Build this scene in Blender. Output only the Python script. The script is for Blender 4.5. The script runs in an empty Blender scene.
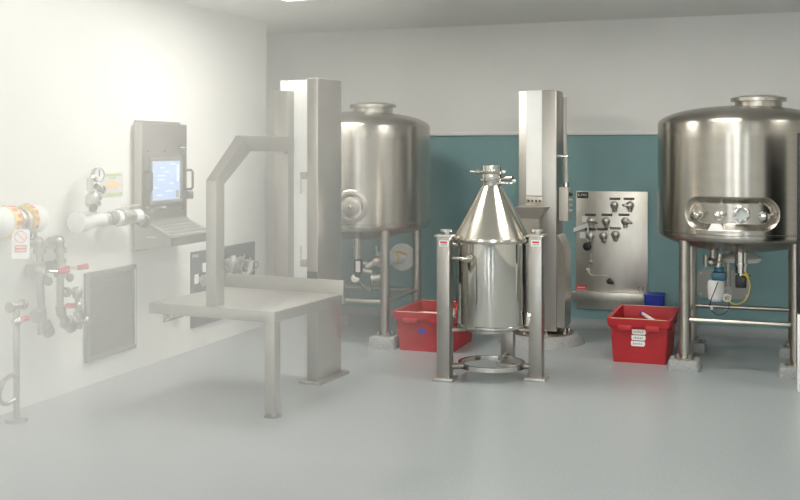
import bpy, bmesh, math, random
from mathutils import Vector, Matrix
S = bpy.context.scene
C = S.collection
PI = math.pi
random.seed(4)

# ------------------------------------------------------------------ camera, world, light, exposure
F, HY, CAMZ = 1040.0, 152.0, 1.5            # focal length in pixels, horizon row, eye height
cam = bpy.data.objects.new('camera', bpy.data.cameras.new('camera'))
C.objects.link(cam)
cam.location = (0, 0, CAMZ)
cam.rotation_euler = (PI / 2, 0, 0)
cam.data.sensor_width = 36.0
cam.data.lens = 36.0 * F / 800.0
cam.data.shift_y = -(250.0 - HY) / 800.0
cam.data.clip_start = 0.05
S.camera = cam
S.view_settings.view_transform = 'Standard'
S.view_settings.look = 'None'
S.view_settings.gamma = 1.0
S.view_settings.use_curve_mapping = False
S.view_settings.exposure = 0.0
S.cycles.volume_bounces = 6
world = bpy.data.worlds.new('world')
S.world = world
world.use_nodes = True
world.node_tree.nodes['Background'].inputs[0].default_value = (0.9, 0.95, 1.0, 1)
world.node_tree.nodes['Background'].inputs[1].default_value = 0.3
CEIL_W = (25.0, 17.0, 7.0, 12.0)             # strength of the ceiling light panels: far left, middle row, right row, near left
ADDED_WINDOW_W = 9.0                              # strength of the glowing windows added behind the camera
HAZE_DENSITY = 0.28

TH = math.atan(370.0 / F)                   # the room is turned this much against the camera axis
ct, st = math.cos(TH), math.sin(TH)
RZ = -TH
A_LEFT, A_RIGHT, B_BACK, B_FRONT, CEIL = -4.13, 2.6, 8.9, -3.2, 2.62


def room(a, b, z=0.0):                      # room coordinates (along back wall, along left wall) -> world
    return Vector((a * ct + b * st, -a * st + b * ct, z))


def P(px, py, Y):                           # point seen at a pixel, at distance Y
    return Vector(((px - 400.0) / F * Y, Y, CAMZ - (py - HY) / F * Y))


def b_on(px, a):
    r = (px - 400.0) / F
    return a * (ct + r * st) / (r * ct - st)


def a_on(px, b):
    r = (px - 400.0) / F
    return b * (r * ct - st) / (ct + r * st)


def z_at(py, a, b):
    return CAMZ - (py - HY) / F * room(a, b).y


# ------------------------------------------------------------------ materials
def lin(c):
    return tuple((v / 255 / 12.92) if v / 255 <= 0.04045 else ((v / 255 + 0.055) / 1.055) ** 2.4 for v in c) + (1.0,)


def mat(name, col, rough=0.5, metal=0.0, var=0.0, scale=8.0, bump=0.0, stretch=None, coat=0.0, emit=0.0, aniso=0.0, trans=0.0):
    m = bpy.data.materials.new(name)
    m.use_nodes = True
    nt = m.node_tree
    b = nt.nodes['Principled BSDF']
    col = lin(col) if max(col) > 1.0 else tuple(col) + (1.0,)
    b.inputs['Base Color'].default_value = col
    b.inputs['Roughness'].default_value = rough
    b.inputs['Metallic'].default_value = metal
    b.inputs['Coat Weight'].default_value = coat
    b.inputs['Transmission Weight'].default_value = trans
    if emit:
        b.inputs['Emission Color'].default_value = col
        b.inputs['Emission Strength'].default_value = emit
    if aniso:
        b.inputs['Anisotropic'].default_value = aniso
        b.inputs['Anisotropic Rotation'].default_value = 0.25
        tg = nt.nodes.new('ShaderNodeTangent')
        tg.direction_type = 'RADIAL'
        tg.axis = 'Z'
        nt.links.new(tg.outputs[0], b.inputs['Tangent'])
    if var or bump:
        tc = nt.nodes.new('ShaderNodeTexCoord')
        mp = nt.nodes.new('ShaderNodeMapping')
        nz = nt.nodes.new('ShaderNodeTexNoise')
        nz.inputs['Scale'].default_value = scale
        nz.inputs['Detail'].default_value = 4.0
        nt.links.new(tc.outputs['Object'], mp.inputs[0])
        if stretch:
            mp.inputs['Scale'].default_value = stretch
        nt.links.new(mp.outputs[0], nz.inputs[0])
        if var:
            rp = nt.nodes.new('ShaderNodeValToRGB')
            rp.color_ramp.elements[0].position = 0.3
            rp.color_ramp.elements[1].position = 0.7
            rp.color_ramp.elements[0].color = tuple(v * (1 - var) for v in col[:3]) + (1,)
            rp.color_ramp.elements[1].color = tuple(min(1, v * (1 + var)) for v in col[:3]) + (1,)
            nt.links.new(nz.outputs['Fac'], rp.inputs[0])
            nt.links.new(rp.outputs[0], b.inputs['Base Color'])
        if bump:
            bp = nt.nodes.new('ShaderNodeBump')
            bp.inputs['Strength'].default_value = bump
            bp.inputs['Distance'].default_value = 0.01
            nt.links.new(nz.outputs['Fac'], bp.inputs['Height'])
            nt.links.new(bp.outputs[0], b.inputs['Normal'])
    return m


M = {}
M['white_wall'] = mat('white_wall', (0.80, 0.80, 0.77), 0.55, var=0.02, scale=2, bump=0.02)
M['teal_wall'] = mat('teal_wall', (0.205, 0.355, 0.362), 0.55, var=0.05, scale=3, bump=0.03)
M['dark_wall'] = mat('dark_grey_wall', (0.20, 0.22, 0.22), 0.6, var=0.05, scale=3)
M['ceiling'] = mat('ceiling_white', (0.86, 0.86, 0.84), 0.7, var=0.01, scale=3)
M['floor'] = mat('grey_vinyl_floor', (0.31, 0.335, 0.345), 0.33, var=0.12, scale=90, bump=0.02)
M['cove'] = mat('grey_cove', (0.30, 0.325, 0.33), 0.45, var=0.1, scale=90)
M['trim'] = mat('white_trim', (0.82, 0.82, 0.80), 0.4, var=0.02)
M['door'] = mat('white_door', (0.84, 0.84, 0.80), 0.4, var=0.02)
M['steel'] = mat('brushed_steel', (0.47, 0.44, 0.39), 0.30, 1.0, var=0.06, scale=30, stretch=(1, 1, 14), bump=0.02)
M['tank_steel'] = mat('tank_steel', (0.43, 0.405, 0.36), 0.27, 1.0, var=0.05, scale=6, stretch=(1, 1, 10), aniso=0.75)
M['bright_steel'] = mat('polished_steel', (0.66, 0.64, 0.59), 0.08, 1.0, var=0.02, scale=4)
M['cone_steel'] = mat('satin_steel', (0.64, 0.61, 0.55), 0.20, 1.0, var=0.03, scale=5, stretch=(1, 1, 8), aniso=0.7)
M['pale_steel'] = mat('bead_blasted_steel', (0.62, 0.60, 0.56), 0.42, 1.0, var=0.04, scale=40)
M['post_steel'] = mat('satin_post_steel', (0.42, 0.40, 0.365), 0.36, 1.0, var=0.04, scale=30, stretch=(8, 8, 1))
M['checker'] = mat('textured_steel_plate', (0.46, 0.45, 0.42), 0.45, 1.0, var=0.10, scale=60)
M['panel_steel'] = mat('panel_steel', (0.66, 0.63, 0.57), 0.42, 1.0, var=0.07, scale=4, stretch=(3, 3, 1), bump=0.03)
M['pipe_steel'] = mat('dull_pipe_steel', (0.40, 0.385, 0.36), 0.33, 1.0, var=0.06, scale=20)
M['dark_panel'] = mat('dark_panel', (0.035, 0.038, 0.045), 0.4, var=0.1, scale=10)
M['dark_grey'] = mat('dark_grey', (0.05, 0.05, 0.05), 0.5, var=0.1, scale=20)
M['black'] = mat('black_plastic', (0.016, 0.016, 0.018), 0.4, var=0.1, scale=20)
M['mid_grey'] = mat('mid_grey_plastic', (0.42, 0.42, 0.40), 0.45, var=0.05, scale=10)
M['box_grey'] = mat('grey_painted_box', (0.50, 0.48, 0.43), 0.45, var=0.04, scale=10)
M['louvre'] = mat('louvre_grey', (0.10, 0.10, 0.10), 0.45, var=0.05, scale=10)
M['vent_frame'] = mat('vent_frame_grey', (0.17, 0.17, 0.165), 0.45, var=0.05, scale=10)
M['concrete'] = mat('painted_concrete', (0.30, 0.31, 0.305), 0.7, var=0.15, scale=60, bump=0.2)
M['red'] = mat('red_plastic', (0.43, 0.018, 0.024), 0.42, var=0.06, scale=12, bump=0.02)
M['red_grip'] = mat('red_grip', (0.55, 0.03, 0.05), 0.4, var=0.05)
M['white'] = mat('white_plastic', (0.83, 0.83, 0.81), 0.4, var=0.02)
M['paper'] = mat('white_paper', (0.85, 0.85, 0.83), 0.7, var=0.02, scale=20)
M['insulation'] = mat('white_insulation', (0.82, 0.82, 0.80), 0.55, var=0.03, scale=15, bump=0.05)
M['yellow'] = mat('yellow_band', (0.85, 0.60, 0.10), 0.5, var=0.2, scale=40)
M['red_print'] = mat('red_print', (0.70, 0.06, 0.07), 0.5, var=0.08, scale=40)
M['notice'] = mat('notice_sheet', (0.66, 0.65, 0.64), 0.6, var=0.02, scale=20)
M['green_print'] = mat('green_print', (0.42, 0.58, 0.20), 0.6, var=0.1, scale=40)
M['orange_print'] = mat('orange_print', (0.88, 0.60, 0.22), 0.6, var=0.15, scale=40)
M['grey_print'] = mat('grey_print', (0.35, 0.35, 0.36), 0.6, var=0.1, scale=40)
M['dark_print'] = mat('dark_print', (0.03, 0.03, 0.03), 0.6, var=0.1, scale=40)
M['blue'] = mat('blue_plastic', (0.018, 0.035, 0.33), 0.4, var=0.08, scale=12)
M['blue_print'] = mat('blue_print', (0.05, 0.05, 0.40), 0.5, var=0.08, scale=12)
M['blue_actuator'] = mat('blue_actuator', (0.035, 0.13, 0.20), 0.4, var=0.08, scale=12)
M['yellow_cable'] = mat('yellow_cable', (0.72, 0.58, 0.12), 0.45, var=0.05)
M['green_cable'] = mat('green_cable', (0.10, 0.45, 0.25), 0.45, var=0.05)
M['beige'] = mat('beige_highlight', (0.72, 0.62, 0.42), 0.6, var=0.1, scale=20)
M['screen'] = mat('lit_screen', (0.36, 0.48, 0.72), 0.2, var=0.05, scale=30, emit=0.4)
M['screen_ui'] = mat('screen_shapes', (0.55, 0.66, 0.84), 0.2, emit=0.5, var=0.03)
M['glass'] = mat('sight_glass', (0.55, 0.58, 0.57), 0.05, 0.0, var=0.05, coat=1.0)
for k_ in range(4):
    M['diffuser_%d' % k_] = mat('light_diffuser', (1.0, 0.97, 0.90), 0.5, var=0.01, emit=CEIL_W[k_])
M['window_glow'] = mat('added_window_glow', (0.93, 0.97, 1.0), 0.5, var=0.01, emit=ADDED_WINDOW_W)  # glow of the added windows, mirrored as bands in the steel


# ------------------------------------------------------------------ mesh helpers
def rot_to(d):
    return Vector((0, 0, 1)).rotation_difference(Vector(d).normalized()).to_matrix().to_4x4()


def box(bm, c, s, rz=0.0, bev=0.0, R=None):
    r = bmesh.ops.create_cube(bm, size=1.0)
    vs = r['verts']
    bmesh.ops.scale(bm, vec=s, verts=vs)
    if bev:
        es = list({e for v in vs for e in v.link_edges})
        g = bmesh.ops.bevel(bm, geom=es, offset=bev, segments=2, affect='EDGES', profile=0.5)
        vs = list({v for f in g['faces'] for v in f.verts} | {v for v in vs if v.is_valid})
    m = R if R is not None else Matrix.Rotation(rz, 4, 'Z')
    bmesh.ops.transform(bm, matrix=Matrix.Translation(Vector(c)) @ m, verts=vs)
    return vs


def cyl(bm, p0, p1, r0, r1=None, seg=20, caps=True):
    p0, p1 = Vector(p0), Vector(p1)
    r1 = r0 if r1 is None else r1
    d = p1 - p0
    g = bmesh.ops.create_cone(bm, cap_ends=caps, segments=seg, radius1=max(r0, 1e-5), radius2=max(r1, 1e-5), depth=d.length)
    bmesh.ops.transform(bm, matrix=Matrix.Translation((p0 + p1) / 2) @ rot_to(d), verts=g['verts'])


def ball(bm, c, r, s=(1, 1, 1), seg=16):
    g = bmesh.ops.create_uvsphere(bm, u_segments=seg, v_segments=seg // 2 + 2, radius=r)
    bmesh.ops.transform(bm, matrix=Matrix.Translation(Vector(c)) @ Matrix.Diagonal(tuple(s) + (1,)), verts=g['verts'])


def lathe(bm, prof, seg=48, c=(0, 0, 0), axis=(0, 0, 1), closed=False):
    T = Matrix.Translation(Vector(c)) @ rot_to(axis)
    rings = []
    for r, z in prof:
        if r < 1e-6:
            rings.append([bm.verts.new(T @ Vector((0, 0, z)))])
        else:
            rings.append([bm.verts.new(T @ Vector((r * math.cos(2 * PI * i / seg), r * math.sin(2 * PI * i / seg), z))) for i in range(seg)])
    pairs = list(zip(rings, rings[1:])) + ([(rings[-1], rings[0])] if closed else [])
    for A, B in pairs:
        for i in range(seg):
            j = (i + 1) % seg
            if len(A) == 1 and len(B) == 1:
                break
            if len(A) == 1:
                bm.faces.new((A[0], B[j], B[i]))
            elif len(B) == 1:
                bm.faces.new((A[i], A[j], B[0]))
            else:
                bm.faces.new((A[i], A[j], B[j], B[i]))


def smooth_path(pts, n=8):
    pts = [Vector(p) for p in pts]
    out = []
    for i in range(len(pts) - 1):
        p0 = pts[i - 1] if i else pts[0] * 2 - pts[1]
        p1, p2 = pts[i], pts[i + 1]
        p3 = pts[i + 2] if i + 2 < len(pts) else pts[-1] * 2 - pts[-2]
        for k in range(n):
            t = k / n
            out.append(0.5 * ((2 * p1) + (p2 - p0) * t + (2 * p0 - 5 * p1 + 4 * p2 - p3) * t * t + (3 * p1 - p0 - 3 * p2 + p3) * t ** 3))
    out.append(pts[-1])
    return out


def tube(bm, pts, r, seg=10, smooth=0):
    pts = smooth_path(pts, smooth) if smooth else [Vector(p) for p in pts]
    n = len(pts)
    rings = []
    ref = None
    for i, p in enumerate(pts):
        t = (pts[min(i + 1, n - 1)] - pts[max(i - 1, 0)]).normalized()
        if ref is None:
            ref = Vector((0, 0, 1)) if abs(t.z) < 0.9 else Vector((1, 0, 0))
        ref = (ref - t * ref.dot(t))
        if ref.length < 1e-6:
            ref = t.orthogonal()
        ref.normalize()
        b = t.cross(ref)
        rings.append([bm.verts.new(p + (ref * math.cos(2 * PI * k / seg) + b * math.sin(2 * PI * k / seg)) * r) for k in range(seg)])
    for A, B in zip(rings, rings[1:]):
        for k in range(seg):
            j = (k + 1) % seg
            bm.faces.new((A[k], A[j], B[j], B[k]))
    bm.faces.new(rings[0][::-1])
    bm.faces.new(rings[-1])


def prism(bm, poly, z0, z1, T=None):
    """extrude a 2D polygon from z0 to z1, through matrix T"""
    T = T or Matrix.Identity(4)
    lo = [bm.verts.new(T @ Vector((x, y, z0))) for x, y in poly]
    hi = [bm.verts.new(T @ Vector((x, y, z1))) for x, y in poly]
    bm.faces.new(lo[::-1])
    bm.faces.new(hi)
    n = len(poly)
    for i in range(n):
        j = (i + 1) % n
        bm.faces.new((lo[i], lo[j], hi[j], hi[i]))


def loft(bm, rings, cap0=True, cap1=True):
    R = [[bm.verts.new(Vector(p)) for p in ring] for ring in rings]
    n = len(R[0])
    for A, B in zip(R, R[1:]):
        for k in range(n):
            j = (k + 1) % n
            bm.faces.new((A[k], A[j], B[j], B[k]))
    if cap0:
        bm.faces.new(R[0][::-1])
    if cap1:
        bm.faces.new(R[-1])


def rrect(w, h, r, n=5):
    out = []
    for cx, cy, a0 in ((w / 2 - r, h / 2 - r, 0), (-w / 2 + r, h / 2 - r, PI / 2), (-w / 2 + r, -h / 2 + r, PI), (w / 2 - r, -h / 2 + r, 1.5 * PI)):
        for i in range(n + 1):
            a = a0 + PI / 2 * i / n
            out.append((cx + r * math.cos(a), cy + r * math.sin(a)))
    return out


# matrices that stand a drawing (x right, y up, z out) on a wall-facing side of a local frame
ON_W = Matrix(((0, 0, 1, 0), (1, 0, 0, 0), (0, 1, 0, 0), (0, 0, 0, 1)))        # faces +x, drawing x = +y
ON_FRONT = Matrix(((1, 0, 0, 0), (0, 0, -1, 0), (0, 1, 0, 0), (0, 0, 0, 1)))   # faces -y, drawing x = +x


def obj(name, bm, m, parent=None, sharp=35.0, loc=None, rz=0.0, label=None, stuff=False):
    bmesh.ops.recalc_face_normals(bm, faces=bm.faces)
    lim = math.radians(sharp)
    for e in bm.edges:
        if len(e.link_faces) == 2 and e.calc_face_angle(0) > lim:
            e.smooth = False
    for f in bm.faces:
        f.smooth = True
    me = bpy.data.meshes.new(name)
    bm.to_mesh(me)
    bm.free()
    me.materials.append(M[m] if isinstance(m, str) else m)
    o = bpy.data.objects.new(name, me)
    C.objects.link(o)
    if parent is not None:
        o.parent = parent
    if loc is not None:
        o.location = loc
        o.rotation_euler = (0, 0, rz)
    if label:
        o['label'] = label
    if stuff:
        o['kind'] = 'stuff'
    return o


def struct(name, bm, m, parent=None, sharp=35.0, loc=None, rz=0.0):
    o = obj(name, bm, m, parent, sharp, loc, rz)
    if parent is None:
        o['kind'] = 'structure'
    return o


def tag(o, label, cat, group=None):
    o['label'] = label
    o['category'] = cat
    if group:
        o['group'] = group
    return o


def thing(name, label, cat, loc=(0, 0, 0), rz=RZ, group=None):
    o = bpy.data.objects.new(name, None)
    C.objects.link(o)
    o.empty_display_size = 0.1
    o.location = loc
    o.rotation_euler = (0, 0, rz)
    return tag(o, label, cat, group)


def local(t, p):
    """world point -> the local frame of a thing"""
    return Matrix.Rotation(-t.rotation_euler.z, 4, 'Z') @ (Vector(p) - Vector(t.location))


def B():
    return bmesh.new()


def one(fn, *a, **k):
    bm = B()
    fn(bm, *a, **k)
    return bm


def text_mesh(s, size, T):
    cu = bpy.data.curves.new('lettering', 'FONT')
    cu.body = s
    cu.size = size
    cu.extrude = 0.0006
    cu.align_x = 'CENTER'
    cu.align_y = 'CENTER'
    o = bpy.data.objects.new('lettering', cu)
    C.objects.link(o)
    bpy.context.view_layer.update()
    me = bpy.data.meshes.new_from_object(o.evaluated_get(bpy.context.evaluated_depsgraph_get()))
    bpy.data.objects.remove(o)
    bm = B()
    bm.from_mesh(me)
    bpy.data.meshes.remove(me)
    bmesh.ops.transform(bm, matrix=T, verts=bm.verts)
    return bm


# ------------------------------------------------------------------ the setting
def room_obj(name, bm, m, parent=None, sharp=35.0):     # drawn in room coordinates
    return struct(name, bm, m, parent, sharp, (0, 0, 0), RZ)


bm = B(); box(bm, ((A_LEFT + A_RIGHT) / 2, (B_BACK + B_FRONT) / 2, -0.05), (A_RIGHT - A_LEFT + 1.2, B_BACK - B_FRONT + 0.6, 0.1))
room_obj('floor', bm, 'floor')
bm = B(); box(bm, ((A_LEFT + A_RIGHT) / 2, (B_BACK + B_FRONT) / 2, CEIL + 0.05), (A_RIGHT - A_LEFT + 1.2, B_BACK - B_FRONT + 0.6, 0.1))
room_obj('ceiling', bm, 'ceiling')
# left wall: ends in a rounded corner, then a recess with a door
R_ = 0.22
b_end = b_on(273, A_LEFT - 0.02)
poly = [(A_LEFT, B_FRONT - 0.15)] + [(A_LEFT - R_ + R_ * math.cos(t), b_end - R_ + R_ * math.sin(t)) for t in [PI / 2 * i / 10 for i in range(11)]]
poly += [(A_LEFT - 0.42, b_end), (A_LEFT - 0.42, B_BACK), (A_LEFT - 0.6, B_BACK), (A_LEFT - 0.6, B_FRONT - 0.15)]
bm = B(); prism(bm, poly, 0, CEIL)
room_obj('wall_left', bm, 'white_wall')
TEAL_TOP = 1.66
bm = B(); box(bm, ((A_LEFT - 0.6 + A_RIGHT) / 2, B_BACK + 0.08, TEAL_TOP / 2), (A_RIGHT - A_LEFT + 0.6, 0.16, TEAL_TOP))
room_obj('wall_back', bm, 'teal_wall')
bm = B(); box(bm, ((A_LEFT - 0.6 + A_RIGHT) / 2, B_BACK + 0.08, (TEAL_TOP + CEIL) / 2), (A_RIGHT - A_LEFT + 0.6, 0.16, CEIL - TEAL_TOP))
room_obj('wall_back_upper', bm, 'white_wall')
bm = B(); box(bm, (A_RIGHT + 0.08, (B_BACK + B_FRONT) / 2, CEIL / 2), (0.16, B_BACK - B_FRONT + 0.3, CEIL))
room_obj('wall_right', bm, 'white_wall')
# front wall behind the camera, dark and with glowing windows added for steel reflections
WIN = [(-3.35, -2.45), (-1.35, -0.35), (1.15, 1.85)]
bm = B()
edges = [A_LEFT - 0.6] + [v for w in WIN for v in w] + [A_RIGHT]
for i in range(0, len(edges), 2):
    box(bm, ((edges[i] + edges[i + 1]) / 2, B_FRONT - 0.08, CEIL / 2), (edges[i + 1] - edges[i], 0.16, CEIL))
for w in WIN:
    box(bm, ((w[0] + w[1]) / 2, B_FRONT - 0.08, 0.35), (w[1] - w[0], 0.16, 0.7))
    box(bm, ((w[0] + w[1]) / 2, B_FRONT - 0.08, (2.35 + CEIL) / 2), (w[1] - w[0], 0.16, CEIL - 2.35))
room_obj('wall_front', bm, 'dark_wall')
for i, w in enumerate(WIN):
    bm = B(); box(bm, ((w[0] + w[1]) / 2, B_FRONT - 0.1, 1.525), (w[1] - w[0], 0.02, 1.65))
    wo = room_obj('window_%d' % (i + 1), bm, 'window_glow')
    bm = B()
    for x in w:
        box(bm, (x, B_FRONT - 0.06, 1.525), (0.05, 0.1, 1.7))
    for z in (0.7, 2.35, 1.5):
        box(bm, ((w[0] + w[1]) / 2, B_FRONT - 0.06, z), (w[1] - w[0] + 0.05, 0.1, 0.05))
    obj('window_frame', bm, 'trim', wo)
# coved skirting
a0, a1 = a_on(306, B_BACK), A_RIGHT
pr = [(B_BACK, 0.075), (B_BACK - 0.006, 0.075)] + [(B_BACK - 0.075 + 0.068 * math.cos(t), 0.072 - 0.068 * math.sin(t)) for t in [PI / 2 * i / 6 for i in range(7)]] + [(B_BACK - 0.1, 0.0), (B_BACK, 0.0)]
bm = B()
loft(bm, [[(a, b, z) for b, z in pr] for a in (a0 + 0.1, a1)])
room_obj('baseboard_back', bm, 'cove')
bm = B(); box(bm, ((a0 + 0.05 + A_RIGHT) / 2, B_BACK - 0.012, TEAL_TOP), (A_RIGHT - a0, 0.024, 0.03), bev=0.005)
room_obj('trim_1', bm, 'trim')
# white door at the end of the recess
dx0, dx1 = A_LEFT - 0.40, a_on(330, B_BACK)
bm = B(); box(bm, ((dx0 + dx1) / 2, B_BACK - 0.03, 1.05), (dx1 - dx0, 0.05, 2.06))
door = room_obj('door_1', bm, 'door')
# ceiling lights
for i, (a, b) in enumerate([(-2.9, 6.4), (-0.6, 6.4), (1.5, 6.4), (-2.9, 3.4), (-0.6, 3.4), (1.5, 3.4), (-2.9, 0.4), (-0.6, 0.4), (1.5, 0.4)]):
    t = thing('ceiling_light', 'square white recessed ceiling light panel', 'light', room(a, b, CEIL), RZ, 'ceiling light panels')
    bm = B()
    for sx, sy, w, d in ((0, 0.42, 0.9, 0.06), (0, -0.42, 0.9, 0.06), (0.42, 0, 0.06, 0.78), (-0.42, 0, 0.06, 0.78)):
        box(bm, (sx, sy, -0.015), (w, d, 0.03))
    obj('frame', bm, 'trim', t)
    obj('diffuser', one(box, (0, 0, -0.008), (0.78, 0.78, 0.012)), 'diffuser_%d' % (3 if i in (3, 6) else i % 3), t)

# haze added to fade the left side to white, thinning out towards the right
hz = bpy.data.materials.new('added_haze')
hz.use_nodes = True
hz.node_tree.nodes.clear()
ho = hz.node_tree.nodes.new('ShaderNodeOutputMaterial')
hv = hz.node_tree.nodes.new('ShaderNodeVolumeScatter')
hv.inputs['Color'].default_value = (1.0, 0.995, 0.97, 1)
hv.inputs['Density'].default_value = HAZE_DENSITY
hv.inputs['Anisotropy'].default_value = 0.0
hz.node_tree.links.new(hv.outputs[0], ho.inputs['Volume'])
bm = B(); prism(bm, [(0.24, 5.0), (-1.5, 2.6), (-2.6, 2.7), (-2.38, 5.36)], 0.01, 2.56)
haze = obj('haze', bm, hz, sharp=20, stuff=True)
haze['label'] = 'pale white haze added to whiten the left half of the room'
haze['category'] = 'haze'


# ------------------------------------------------------------------ process tanks on four legs
def tank_shell(R, z0, z1, dish, th0, shape, zc, half, depth):
    """lathe-like grid whose wall is pushed in inside a stadium (half-length, radius) centred at angle th0, height zc"""
    bm = B()
    L_, r_ = half
    ths, zs = [], []
    span = math.radians(48)
    n1 = 200
    for i in range(n1):
        ths.append(th0 - span + 2 * span * i / n1)
    n2 = 70
    for i in range(n2):
        ths.append(th0 + span + (2 * PI - 2 * span) * i / n2)
    zlo, zhi = zc - r_ - 0.05, zc + r_ + 0.05
    kn = 0.05
    prof = [(0.0, z0 - dish)]
    for i in range(1, 11):
        f = i / 10
        prof.append(((R - kn) * f, z0 - dish * math.sqrt(max(0, 1 - (f * 0.93) ** 2)) + dish * math.sqrt(1 - 0.93 ** 2) * f - kn * 0.4 * f))
    zz = prof[-1][1]
    for i in range(1, 7):
        t = PI / 2 * i / 6
        prof.append((R - kn + kn * math.sin(t), zz + (z0 + 0.02 - zz) * (1 - math.cos(t))))
    z = z0 + 0.02
    zs = [z0 + 0.03]
    while zs[-1] < zlo:
        zs.append(zs[-1] + 0.02)
    while zs[-1] < zhi:
        zs.append(zs[-1] + 0.0035)
    zs += [zhi + (z1 - zhi) * k / 4 for k in range(1, 5)]
    prof += [(R, q) for q in zs]
    for i in range(1, 11):
        t = PI / 2 * i / 10
        prof.append((R * math.cos(t) if i < 10 else 0.0, z1 + 0.13 * math.sin(t)))
    rings = []
    for r, z in prof:
        if r < 1e-6:
            rings.append([bm.verts.new((0, 0, z))])
            continue
        ring = []
        for th in ths:
            rr = r
            if r >= R - 1e-6 and zlo <= z <= zhi:
                ds = R * ((th - th0 + PI) % (2 * PI) - PI)
                q = math.hypot(max(abs(ds) - L_, 0.0), z - zc) - r_
                if q < 0:
                    u = min(1.0, -q / 0.040)
                    rr = r - depth * u
            ring.append(bm.verts.new((rr * math.cos(th), rr * math.sin(th), z)))
        rings.append(ring)
    n = len(ths)
    for A, Q in zip(rings, rings[1:]):
        for i in range(n):
            j = (i + 1) % n
            if len(A) == 1:
                bm.faces.new((A[0], Q[j], Q[i]))
            elif len(Q) == 1:
                bm.faces.new((A[i], A[j], Q[0]))
            else:
                bm.faces.new((A[i], A[j], Q[j], Q[i]))
    return bm


def make_tank(label, loc, side, R, z0, z1, th0, zc, half, depth, rail_z, foot):
    t = thing('storage_tank', label, 'tank', loc, RZ, 'steel process tanks')
    dish = 0.12
    obj('shell', tank_shell(R, z0, z1, dish, th0, None, zc, half, depth), 'tank_steel', t, sharp=60)
    bm = B(); lathe(bm, [(R + 0.001, z0 + 0.035), (R + 0.005, z0 + 0.038), (R + 0.005, z0 + 0.044), (R + 0.001, z0 + 0.047)], 96)
    obj('weld_band', bm, 'tank_steel', t)
    h = side / 2
    lr = 0.036
    for sx in (-1, 1):
        for sy in (-1, 1):
            x, y = sx * h, sy * h
            zt = z0 + 0.01
            lg = obj('leg', one(cyl, (x, y, foot), (x, y, zt), lr, seg=24), 'steel', t)
            bm = B(); cyl(bm, (x, y, foot), (x, y, foot + 0.012), 0.068, seg=24)
            for k in range(4):
                q = PI / 4 + PI / 2 * k
                cyl(bm, (x + 0.058 * math.cos(q), y + 0.058 * math.sin(q), foot), (x + 0.058 * math.cos(q), y + 0.058 * math.sin(q), foot + 0.035), 0.011, seg=8)
            obj('base_plate', bm, 'steel', lg)
            bm = B()
            loft(bm, [[(x + px, y + py, 0.0) for px, py in rrect(0.22, 0.22, 0.03)], [(x + px, y + py, foot - 0.01) for px, py in rrect(0.205, 0.205, 0.03)],
                      [(x + px, y + py, foot) for px, py in rrect(0.19, 0.19, 0.03)]])
            obj('foot_block', bm, 'concrete', t)
    rr = 0.017
    for p, q in (((-h, -h), (h, -h)), ((-h, h), (h, h)), ((-h, -h), (-h, h)), ((h, -h), (h, h))):
        obj('rail', one(cyl, (p[0], p[1], rail_z), (q[0], q[1], rail_z), rr, seg=14), 'steel', t)
    zd = z1 + 0.1
    bm = B(); lathe(bm, [(0.0, zd), (0.16, zd), (0.16, zd + 0.06), (0.19, zd + 0.06), (0.19, zd + 0.085), (0.12, zd + 0.1), (0.0, zd + 0.105)], 40, (0.12, 0.05, 0))
    obj('manway_lid', bm, 'steel', t)
    return t


# right tank
FL = P(684.5, 250, 7.2); FL.z = 0
c_r = FL + (room(1, 0) + room(0, 1)) * 0.36
tR = make_tank('brushed steel tank with an oval instrument recess, standing over the yellow and black cables', c_r, 0.72, 0.574, 0.905, 1.70,
               math.atan2(-c_r.y, -c_r.x) + TH - math.radians(6.7), 1.088, (0.212, 0.110), 0.055, 0.34, 0.07)
# left tank
FR = P(385, 250, 8.0); FR.z = 0
c_l = FR + (room(-1, 0) + room(0, 1)) * 0.385
tL = make_tank('brushed steel tank with a round port, half hidden behind the tall steel mast', c_l, 0.77, 0.593, 0.905, 1.70,
               math.atan2(-c_l.y, -c_l.x) + TH + math.radians(-2), 1.09, (0.0, 0.128), 0.0, 0.345, 0.09)


def radial(t, R, px, py, Y0):
    """where the line of sight through a pixel meets the tank's wall: (local point, outward normal)"""
    o = local(t, (0, 0, CAMZ)); d = (local(t, P(px, py, 1.0)) - o)
    A = d.x * d.x + d.y * d.y; Bq = 2 * (o.x * d.x + o.y * d.y); Cq = o.x * o.x + o.y * o.y - R * R
    k = (-Bq - math.sqrt(max(0, Bq * Bq - 4 * A * Cq))) / (2 * A)
    p = o + d * k
    return p, Vector((p.x, p.y, 0)).normalized()


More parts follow.
